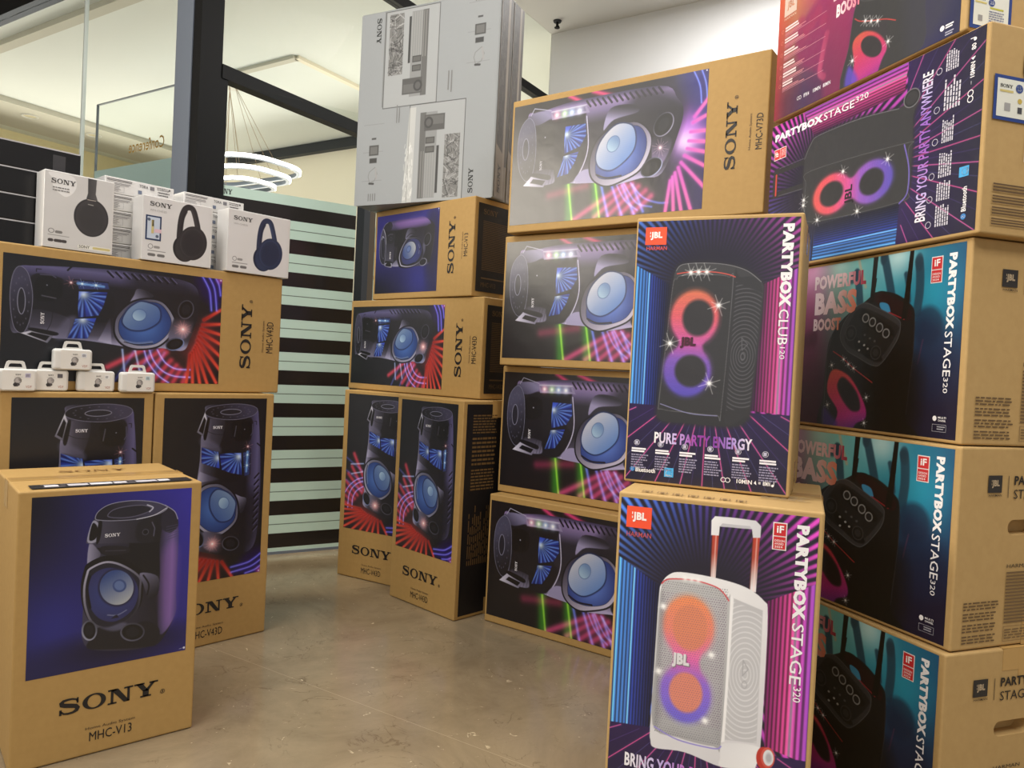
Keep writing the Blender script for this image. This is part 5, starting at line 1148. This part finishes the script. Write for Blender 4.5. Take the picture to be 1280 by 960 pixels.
def foot_marks(L, bx0, bz, ex0, ez0, lx, tx0, tx1, tz):
    L.part('wireless_mark'); L.text('Bluetooth', bx0 + .012, bz, bx0 + .06, bz + .011, WH, .02); L.disc(bx0 + .004, bz + .006, .006, (58, 130, 200)); L.text('B', bx0 + .002, bz + .002, bx0 + .006, bz + .010, WH)
    L.part('energy_mark'); L.rect(ex0, ez0, ex0 + .022, ez0 + .022, (70, 168, 226)); L.ring(ex0 + .011, ez0 + .009, .008, .0066, (226, 240, 250), 14); L.rect(ex0 + .003, ez0 + .002, ex0 + .019, ez0 + .005, (226, 240, 250))
    L.part('link_mark'); L.ring(lx + .006, tz + .005, .006, .0045, WH, 14); L.ring(lx + .016, tz + .005, .006, .0045, WH, 14)
    L.part('charge_note'); L.text('10MIN', tx0, tz, tx0 + .034, tz + .01, WH, .02); L.poly([(tx0 + .042, tz + .01), (tx0 + .038, tz + .004), (tx0 + .044, tz)], WH); L.rect(tx0 + .048, tz + .003, tx0 + .053, tz + .0045, WH); L.rect(tx0 + .048, tz + .006, tx0 + .053, tz + .0075, WH)
    L.text('80MIN', tx0 + .058, tz, tx1 - .012, tz + .01, WH, .02); L.disc(tx1 - .007, tz + .002, .003, WH); L.rect(tx1 - .005, tz + .002, tx1 - .0038, tz + .011, WH)
WP, DP, HP = .4337, .455, .7515
P_ = carton('speaker_box', 'brown carton with white trolley speaker picture, front centre, on the floor', (.2524, 1.6933, 0), (0, 0, -.3685), WP, DP, HP, KRAFT_J)
art_white_trolley().build('printed_panel', P_)
logo_badge(P_, .022, .672, .078, .720, (.024, .079), (.652, .663), (190, 84, 92)); award_badge(P_, .333, .662, .361, .720)
L = Layer(); L.text('PARTYBOX', .380, .522, .405, .719, WH, .058, rot=-90); L.text('STAGE', .381, .386, .404, .514, WH, .006, rot=-90); L.text('320', .390, .350, .405, .382, WH, .004, rot=-90)
L.part('slogan'); L.text('BRING YOUR PARTY ANYWHERE', .046, .135, .386, .166, slogan_col([(0, WH), (.25, (190, 170, 230)), (.5, (190, 70, 180)), (.8, (170, 150, 220)), (1, WH)], .046, .386), .03)
feature_row(L, (.025, .085, .147, .21, .275, .335), .106); foot_marks(L, .022, .03, .11, .024, .25, .29, .40, .028); L.build('print_lettering', None, P_)
L = Layer(); L.text('JBL', .140, .375, .178, .407, (150, 146, 152), .06); L.text('JBL', .139, .377, .176, .409, (226, 224, 228), .06, lift=.0004); L.build('picture_badge', None, P_)
L = Layer((0, 0, HP), (1, 0, 0), (0, 1, 0), (0, 0, 1), .0012)
for k in range(7): L.frame(.05 + .034 * k, .012, .05 + .034 * k + .022, .036, .002, (120, 94, 62)); L.rect(.056 + .034 * k, .017, .056 + .034 * k + .009, .031, (128, 102, 68))
L.part('top_note'); L.lines(.30, .10, .41, .17, 6, (178, 156, 120), .4, ragged=.2, words=True); L.build('top_symbols', None, P_)
WC, DC, HC = .3852, .3383, .6457
C_ = carton('speaker_box', 'brown carton with black speaker picture standing on the white trolley speaker carton', (.2837, 1.8391, HP), (0, 0, -.4085), WC, DC, HC, KRAFT_J)
art_black_club().build('printed_panel', C_)
logo_badge(C_, .025, .578, .076, .620, (.029, .078), (.565, .574))
L = Layer(); L.text('PARTYBOX', .339, .432, .364, .620, WH, .058, rot=-90); L.text('CLUB', .340, .346, .361, .427, WH, .006, rot=-90); L.text('120', .346, .314, .357, .341, WH, 0, rot=-90)
L.part('slogan'); L.text('PURE PARTY ENERGY', .072, .101, .298, .128, slogan_col([(0, WH), (.22, (200, 180, 236)), (.45, (150, 56, 160)), (.62, (130, 60, 160)), (.8, (170, 140, 216)), (1, WH)], .072, .298), .03)
feature_row(L, (.018, .076, .134, .193, .256, .316), .099, .044, .007, 6); foot_marks(L, .018, .028, .1, .022, .232, .268, .354, .024); L.build('print_lettering', None, C_)
L = Layer(); L.text('JBL', .121, .331, .157, .357, (110, 40, 70), .05); L.text('JBL', .1225, .332, .1585, .358, (70, 30, 50), .05, lift=.0004); L.build('picture_badge', None, C_)

# -- column of trolley speaker cartons at the right
def end_print(t, w_, d, h, full=True):
    f = ((w_ - .0012, 0, 0), (0, 1, 0), (0, 0, 1), (1, 0, 0)); K = (40, 33, 26)
    k = h / .4341
    L = Layer(*f, off=.0014); L.rect(.147, .325 * k, .1485, .372 * k, K); L.text('PARTYBOX', .166, .352 * k, .31, .372 * k, K, .03); L.text('STAGE 320', .166, .322 * k, .315, .342 * k, K)
    L.part('maker_note'); L.text('HARMAN', .158, .172 * k, .24, .18 * k, K); L.lines(.158, .05 * k, .3, .165 * k, 16, (112, 88, 58), .5, ragged=.05); L.frame(.158, .012 * k, .3, .045 * k, .001, (112, 88, 58)); L.lines(.162, .016 * k, .29, .04 * k, 4, (112, 88, 58), .4, words=True)
    for (z0, z1, n) in ((.085, .105, 3), (.062, .082, 3), (.038, .058, 3), (.014, .034, 3)): L.part('care_note'); L.lines(.03, z0 * k, .14, z1 * k, n, (98, 76, 50), .42, ragged=.15, words=True)
    L.build('end_lettering', None, t); logo_badge(t, .084, .336 * k, .127, .373 * k, (.086, .127), (.328 * k, .333 * k), K, (44, 40, 38), (180, 160, 130), face=f, nm='end_badge')
def make_bass(label, loc, yaw, h):
    w_, d = .7928, .5
    t = carton('speaker_box', label, loc, (0, 0, yaw), w_, d, h, KRAFT_J, group='brown cartons with stage crowd and control panel picture', hole=(.155, .262, .243 * h / .4341, .276 * h / .4341))
    return t
CB = None
bass_spots = ((.7030, 2.3166, 0.0, -1.2313, .4483, 'brown crowd-picture carton on the floor, lowest of the right-hand column'), (.6975, 2.3197, .4483, -1.2040, .4469, 'brown crowd-picture carton second from the floor in the right-hand column'), (.7698, 2.3600, .8952, -1.2922, .4536, 'brown crowd-picture carton right under the sideways neon-room carton'))
art7 = art_bass_trolley(); a7 = None
for x, y, z, yaw, h, lab in bass_spots:
    t = make_bass(lab, (x, y, z), yaw, h); k = h / .4871
    if a7 is None: a7 = art7.build('printed_panel', t); a7m = a7.data
    else: a7 = link('printed_panel', a7m, None, t)
    a7.scale = (1, 1, k)
    T = Layer()
    for s, x0, z0, x1, z1, b in (('POWERFUL', .245, .408, .456, .449, .05), ('BASS', .25, .332, .424, .400, .055), ('BOOST', .248, .285, .365, .322, .05)):
        T.text(s, x0, z0 * k, x1, z1 * k, slogan_col([(0, (236, 218, 224)), (.6, (230, 196, 196)), (1, (214, 120, 90) if s != 'POWERFUL' else (150, 40, 60))], x0, x1), b)
    T.build('slogan', None, t); award_badge(t, .676, .388 * k, .710, .453 * k)
    L = Layer(); L.text('PARTYBOX', .728, .273 * k, .751, .456 * k, WH, .058, rot=-90); L.text('STAGE', .727, .16 * k, .749, .268 * k, WH, .006, rot=-90); L.text('320', .731, .12 * k, .744, .157 * k, WH, 0, rot=-90)
    L.part('feature_marks'); L.disc(.712, .058 * k, .006, WH); L.text('MULTI', .722, .058 * k, .745, .063 * k, WH, .01); L.text('CHANNEL', .722, .051 * k, .745, .056 * k, WH, .01); L.frame(.706, .026 * k, .747, .044 * k, .001, (150, 150, 160)); L.lines(.72, .03 * k, .744, .041 * k, 2, (150, 150, 160), .5)
    L.build('print_lettering', None, t); end_print(t, .7928, .5, h)
    if h == .4483:
        bm = bmesh.new(); bx(bm, (.7916, .17, h - .05), (.7921, .235, h - .0004)); bx(bm, (.3, .17, h - .0010), (.7921, .235, h - .0004)); link('end_tape', mesh_from(bm, 'end_tape'), TAPE, t)
Z2 = .8952 + .4536
def price_label(t, y0, z0, y1, z1, w_):
    L = Layer((w_, 0, 0), (0, 1, 0), (0, 0, 1), (1, 0, 0), .0012); B = (36, 62, 130); L.rect(y0, z0, y1, z1, B); L.off = .0017; L.rect(y0 + .009, z0 + .009, y1 - .009, z1 - .009, (226, 226, 214)); L.off = .0022
    a, b = y0 + .012, z1 - .014; L.text('SONY', a, b - .013, a + .03, b - .006, (40, 40, 44), .01); L.rect(a, b - .02, a + .032, b - .016, (214, 196, 120)); L.disc(a + .046, b - .014, .009, (60, 80, 140)); L.text('25', a + .041, b - .018, a + .052, b - .009, (240, 240, 240), .03)
    L.rect(a + .01, z0 + .02, a + .022, z0 + .034, (150, 148, 146)); L.lines(a + .04, z0 + .016, y1 - .02, z0 + .05, 6, (120, 124, 150), .5, words=True); L.rect(a + .042, z0 + .054, y1 - .024, z0 + .058, (190, 186, 60)); L.build('price_label', None, t)
def rounded_lay(x, y, z, yaw, h): return lying(x, y, z, yaw, h)
lo, ro = lying(.7618, 2.3300, Z2, -1.2928, .7637)
S2 = carton('speaker_box', 'brown carton lying sideways with neon-room speaker picture, slogan running up its right', lo, ro, .4832, .5, .7928, KRAFT_J)
art_black_trolley().build('printed_panel', S2); award_badge(S2, .362, .710, .398, .770, 1)
L = Layer(); L.text('PARTYBOX', .423, .546, .447, .770, WH, .058, rot=-90); L.text('STAGE', .424, .418, .446, .542, WH, .006, rot=-90); L.text('320', .434, .366, .450, .414, WH, 0, rot=-90)
L.part('slogan'); L.text('BRING YOUR PARTY ANYWHERE', .056, .152, .428, .184, slogan_col([(0, WH), (.2, (190, 170, 230)), (.45, (160, 90, 190)), (.7, (150, 100, 200)), (.85, (190, 180, 226)), (1, WH)], .056, .428), .018)
for x0, z0, x1, z1 in ((.035, .084, .098, .124), (.097, .084, .155, .124), (.153, .084, .232, .122), (.236, .084, .310, .118), (.314, .070, .40, .118), (.408, .080, .465, .117)):
    L.part('feature_note'); L.lines(x0, z0, x1 - .006, z1, 6, (206, 204, 216), .55, ragged=.3, words=True); L.ring(x0 + .008, z1 + .018, .0085, .0072, (206, 204, 220), 14)
L.part('wireless_mark'); L.text('Bluetooth', .058, .038, .116, .051, WH, .02); L.disc(.046, .044, .007, (58, 130, 200)); L.text('B', .0435, .039, .0485, .049, WH)
L.part('energy_mark'); L.rect(.140, .036, .164, .062, (70, 168, 226)); L.ring(.152, .046, .009, .0075, (226, 240, 250), 14); L.rect(.144, .039, .160, .042, (226, 240, 250))
L.part('charge_note'); L.ring(.318, .044, .008, .006, WH, 14); L.ring(.332, .044, .008, .006, WH, 14); L.rect(.352, .043, .36, .045, (150, 150, 160)); L.text('10MIN', .368, .036, .404, .048, WH, .02); L.poly([(.414, .048), (.408, .042), (.416, .036)], WH); L.text('80', .432, .036, .447, .048, WH, .02); L.disc(.456, .04, .004, WH); L.rect(.459, .04, .461, .052, WH)
L.build('print_lettering', None, S2)
L = Layer(); L.text('JBL', .152, .400, .206, .436, (36, 26, 36), .03, rot=0); L.build('picture_badge', None, S2)
# the end face of the lying carton is its bottom: coordinates are depth and height as it lies
fE = ((0, 0, 0), (0, 1, 0), (1, 0, 0), (0, 0, -1))
L = Layer(*fE, off=.0012); L.rect(.015, .262, .175, .364, (36, 62, 130)); L.off = .0017; L.rect(.023, .270, .167, .356, (226, 226, 214)); L.off = .0022
L.text('SONY*', .030, .336, .064, .344, (40, 40, 44)); L.rect(.030, .326, .066, .331, (206, 188, 120)); L.disc(.082, .338, .010, (60, 80, 140)); L.text('25', .076, .333, .088, .344, (240, 240, 240), .03); L.lines(.1, .33, .16, .35, 4, (120, 124, 150), .5, words=True)
L.rect(.044, .284, .06, .302, (160, 158, 156)); L.disc(.085, .31, .006, (196, 170, 80)); L.rect(.08, .282, .092, .296, (70, 70, 74)); L.lines(.1, .28, .16, .32, 6, (150, 152, 170), .5, words=True); L.build('price_label', None, S2)
L = Layer(*fE, off=.0012); L.rect(.092, .375, .135, .420, (44, 40, 38)); L.text('HARMAN', .092, .366, .135, .372, (44, 40, 38)); L.off = .0016; L.text('JBL', .101, .388, .128, .408, (180, 160, 130), .035)
L.part('care_note')
for (z0, z1) in ((.098, .12), (.072, .092), (.046, .066), (.022, .04)): L.lines(.028, z0, .14, z1, 3, (96, 74, 48), .5, ragged=.15)
L.part('sticker_outline'); L.frame(.106, .175, .2, .25, .0015, (220, 214, 200)); L.build('end_lettering', None, S2)
S1 = carton('speaker_box', 'topmost brown carton of the right-hand column with sunset crowd picture', (.7531, 2.2990, Z2 + .4491), (0, 0, -1.2805), .775, .5, .47, KRAFT_J)
art_bass_club().build('printed_panel', S1)
L = Layer(); L.rect(.034, .342, .098, .404, (214, 190, 176)); L.text('JBL', .048, .358, .086, .388, (230, 150, 110), .03); L.text('HARMAN', .036, .330, .096, .338, (230, 200, 180)); L.build('picture_badge', None, S1)
L = Layer(); L.text('POWERFUL', .26, .372, .47, .41, (226, 200, 206), .004); L.text('BASS', .28, .285, .45, .36, (226, 190, 196), .008); L.text('BOOST', .296, .230, .40, .270, slogan_col([(0, (246, 230, 232)), (1, (224, 110, 130))], .296, .40), .05); L.build('slogan', None, S1)
L = Layer()
for k, z in enumerate((.300, .262, .222, .180, .148, .118)):
    L.part('feature_note'); L.ring(.030, z - .004, .006, .005, (236, 150, 130), 12); L.lines(.044, z - .012, .118, z + .006, 2, (240, 214, 214), .62, ragged=.3); L.lines(.044, z - .024, .16, z - .014, 2, (226, 150, 160), .4, ragged=.3); L.rect(.044, z - .0275, .25, z - .0265, (226, 160, 180))
for x0, s, x1 in ((.16, 'IPX4', .186), (.205, '10MIN', .24), (.252, '80MIN', .286)): L.part('charge_note'); L.text(s, x0, .036, x1, .048, (236, 234, 240), .015)
L.part('link_mark'); L.ring(.132, .042, .006, .0045, WH, 12); L.ring(.142, .042, .006, .0045, WH, 12); L.part('feature_marks'); L.disc(.702, .032, .007, WH); L.lines(.712, .026, .738, .038, 2, WH, .6); L.lines(.712, .008, .738, .02, 2, (170, 170, 190), .5); L.build('print_lettering', None, S1)
price_label(S1, .006, .008, .122, .105, .775)

L4_SCALE = 1.03
def fit(t, kb, kx, kz, dx=0.0):       # bring a carton drawn at nominal size, and its print, to their real size
    for ch in t.children:
        n = ch.name.split('.')[0]
        if n in ('carton', 'packing_tape', 'flap_seam', 'end_tape'): ch.scale = (kb, 1, kz)
        else:
            ch.scale = (kx, 1, kz if ch.scale[2] == 1 else ch.scale[2]); ch.location.x = dx
for t in list(SC.objects):
    if 'crowd-picture' in str(t.get('label')): fit(t, .7637 / .7928, .936, 1, .022)
fit(L4_, 1, 1, L4_SCALE); fit(S2, .4491 / .4832, .4491 / .4832, .7637 / .7928); fit(S1, .6802 / .775, .6802 / .775, .89)

# ------------------------------------------------------------------ things on the left stack
YAW4 = .8243
u4 = Vector((math.cos(YAW4), math.sin(YAW4), 0)); v4 = Vector((-math.sin(YAW4), math.cos(YAW4), 0)); O4 = Vector((-1.4682, 2.1633, 0)); ZT = H43 + W43
def on4(u, v, z=0.0): return O4 + u4 * u + v4 * v + Vector((0, 0, ZT + z + .0008))
def hbox(kind, label, loc, yaw, w_, d, h):
    t = thing('headphone_box', label, 'box', loc, (0, 0, yaw), 'white headphone boxes at the front')
    bm = bmesh.new(); bx(bm, (0, 0, 0), (w_, d, h), .0025, 2); link('carton', mesh_from(bm, 'carton'), WHITE_CARD, t)
    art_headphones(kind).build('printed_panel', t, PRINT)
    L = Layer(); K = (60, 58, 58)
    if kind == 'cup': L.text('SONY*', .018, .192, .084, .207, K); L.part('model_note'); L.lines(.022, .168, .076, .184, 2, (120, 118, 116), .4, words=True); L.part('front_sticker'); L.text('SONY', .098, .010, .128, .019, (60, 58, 50))
    elif kind == 'black': L.text('SONY*', .022, .177, .092, .192, K); L.part('model_note'); L.text('WH-CH520', .022, .160, .075, .167, (170, 168, 166))
    else: L.text('SONY*', .020, .182, .09, .197, K); L.part('model_note'); L.text('WH-CH520', .020, .166, .072, .172, (170, 168, 166))
    L.build('brand_lettering', None, t)
    if kind == 'black':
        L = Layer(); L.rect(.010, .066, .060, .146, (36, 54, 92)); L.off = .0017; L.rect(.015, .071, .055, .141, (196, 206, 220)); L.off = .0022; L.rect(.028, .088, .036, .132, (206, 190, 130)); L.rect(.03, .11, .036, .132, (90, 84, 60)); L.disc(.02, .132, .005, (90, 100, 120)); L.disc(.047, .08, .005, (90, 100, 120)); L.rect(.038, .092, .06, .104, (224, 190, 200)); L.build('price_label', None, t)
    return t
YW = YAW4
hbox('cup', 'grey headphone box at left with one large round black ear cup', on4(.090, .006), YW, .194, .08, .229)
hbox('black', 'white box with black headphones and a blue-bordered price sticker', on4(.368, -.002), YW, .232, .085, .209)
hbox('navy', 'white box with navy blue headphones at the right end of the row', on4(.653, -.008), YW, .242, .085, .219)
def stack(u, v, n, th, w_, d, m, fn, name, cat, labels, grp):
    first = None
    for k in range(n):
        loc = on4(u, v, th * k)
        if first is None:
            t = thing(name, labels[k], cat, loc, (0, 0, YW), grp)
            bm = bmesh.new(); bx(bm, (0, 0, 0), (w_, d, th - .0012), .002, 2); link('carton', mesh_from(bm, 'carton'), m, t); fn(t); first = t
        else:
            t = dup_tree(first); t.location = loc; t['label'] = labels[k]
def side_print(t):
    L = Layer(); L.lines(.006, .039, .10, .047, 2, (104, 100, 100), .5); L.lines(.006, .028, .085, .036, 2, (150, 146, 146), .5); L.lines(.006, .008, .05, .025, 4, (150, 146, 146), .4); L.frame(.005, .006, .06, .026, .0006, (150, 148, 148))
    L.part('side_code'); L.text('TORA', .107, .034, .136, .044, (90, 88, 90), .01); L.rect(.142, .032, .156, .044, (120, 118, 122)); L.rect(.104, .012, .116, .024, (110, 120, 140))
    L.part('side_note'); L.lines(.165, .036, .208, .047, 2, (110, 106, 106), .5, words=True); L.lines(.168, .008, .208, .034, 3, (80, 78, 80), .45, words=True); L.rect(.203, .04, .209, .046, (100, 98, 100)); L.build('side_lettering', None, t)
oo = ('bottom', 'second from bottom', 'middle', 'second from top', 'topmost')
stack(.285, .10, 5, .0535, .222, .2, WHITE_CARD, side_print, 'headphone_box', 'box', ['white lying headphone box, %s of the stack behind the grey ear-cup box' % s for s in oo], 'lying white headphone boxes')
stack(.541, .10, 5, .0535, .222, .2, WHITE_CARD, side_print, 'headphone_box', 'box', ['white lying headphone box, %s of the stack behind the navy headphone box' % s for s in oo], 'lying white headphone boxes')
def film_edges(t):
    L = Layer(); L.rect(0.001, .0728, .226, .0768, (176, 174, 176)); L.rect(.001, .0, .005, .0745, (120, 118, 120)); L.rect(.15, .004, .185, .06, (44, 42, 44)); L.build('clear_wrap_edge', PRINT, t)
stack(-.016, .095, 4, .0782, .228, .2, BLACK_GLOSS, film_edges, 'shrink_wrapped_box', 'box', ['glossy black wrapped box, %s of four at the left frame edge' % s for s in ('lowest', 'second from bottom', 'second from top', 'topmost')], 'black wrapped boxes')
# earbud packs
def ear_pack(label, loc, yaw, sticker):
    t = thing('earbud_pack', label, 'earbud pack', loc, (0, 0, yaw), 'white earbud packs')
    w_, d, h = .108, .0238, .064
    bm = bmesh.new(); bx(bm, (0, 0, 0), (w_, d, h), .009, 4); link('case', mesh_from(bm, 'case'), WHITE_PL, t)
    bm = bmesh.new()
    P = [(.026, .062), (.032, .084), (.037, .0875), (.071, .0875), (.076, .084), (.082, .062)]; Q = [(.036, .069), (.039, .078), (.043, .0795), (.065, .0795), (.069, .078), (.072, .069)]
    n = len(P); A = [[bm.verts.new((x, y, z)) for x, z in S] for y in (.010, .014) for S in (P, Q)]
    for i in range(n):
        j = (i + 1) % n
        bm.faces.new((A[0][i], A[0][j], A[1][j], A[1][i])); bm.faces.new((A[2][i], A[3][i], A[3][j], A[2][j])); bm.faces.new((A[0][i], A[2][i], A[2][j], A[0][j])); bm.faces.new((A[1][i], A[1][j], A[3][j], A[3][i]))
    bmesh.ops.recalc_face_normals(bm, faces=bm.faces); link('hang_tab', mesh_from(bm, 'hang_tab'), WHITE_PL, t)
    L = Layer(off=.0006); L.rect(.02, .004, .1, .06, (224, 221, 214)); L.off = .001; L.text('SONY*', .052, .046, .066, .05, (80, 78, 78)); L.rect(.048, .041, .07, .0415, (150, 148, 148))
    L.disc(.058, .031, .0095, (176, 170, 166)); L.ring(.058, .031, .0095, .0075, (140, 136, 134)); L.disc(.0635, .0335, .0045, (198, 192, 188)); L.poly([(.046, .020), (.05, .026), (.058, .024), (.064, .019), (.058, .014), (.049, .014)], (92, 88, 88)); L.disc(.052, .019, .0045, (60, 58, 58)); L.disc(.06, .02, .0032, (110, 104, 102))
    L.text('30%' if False else 'VDF', .078, .010, .093, .017, (180, 120, 110), .0); 
    if sticker: L.rect(.076, .040, .09, .052, sticker); L.off = .0013; L.lines(.078, .042, .088, .05, 3, (110, 108, 116), .5, words=True)
    L.build('printed_card', None, t); return t
u3v = Vector((u3[0], u3[1], 0)); v3v = Vector((-u3[1], u3[0], 0)); O3 = Vector((-1.1585, 2.4434, H43))
def on3(u, v, z=0): return O3 + u3v * u + v3v * v + Vector((0, 0, z))
ear_pack('white earbud pack at the left frame edge, lilac sticker', on3(-.447, -.010), .8257, (190, 184, 206))
ear_pack('white earbud pack second from left with a dark square sticker', on3(-.358, .0118), .8257, (96, 92, 96))
ear_pack('white earbud pack perched on top of the others', on3(-.297, .004, .0643), .8257, (214, 216, 222))
ear_pack('white earbud pack second from right, plain white sticker', on3(-.227, .0118), .8257, (234, 234, 232))
ear_pack('white earbud pack at the right end of the row, pale blue sticker', on3(-.112, -.010), .8257, (196, 216, 222))
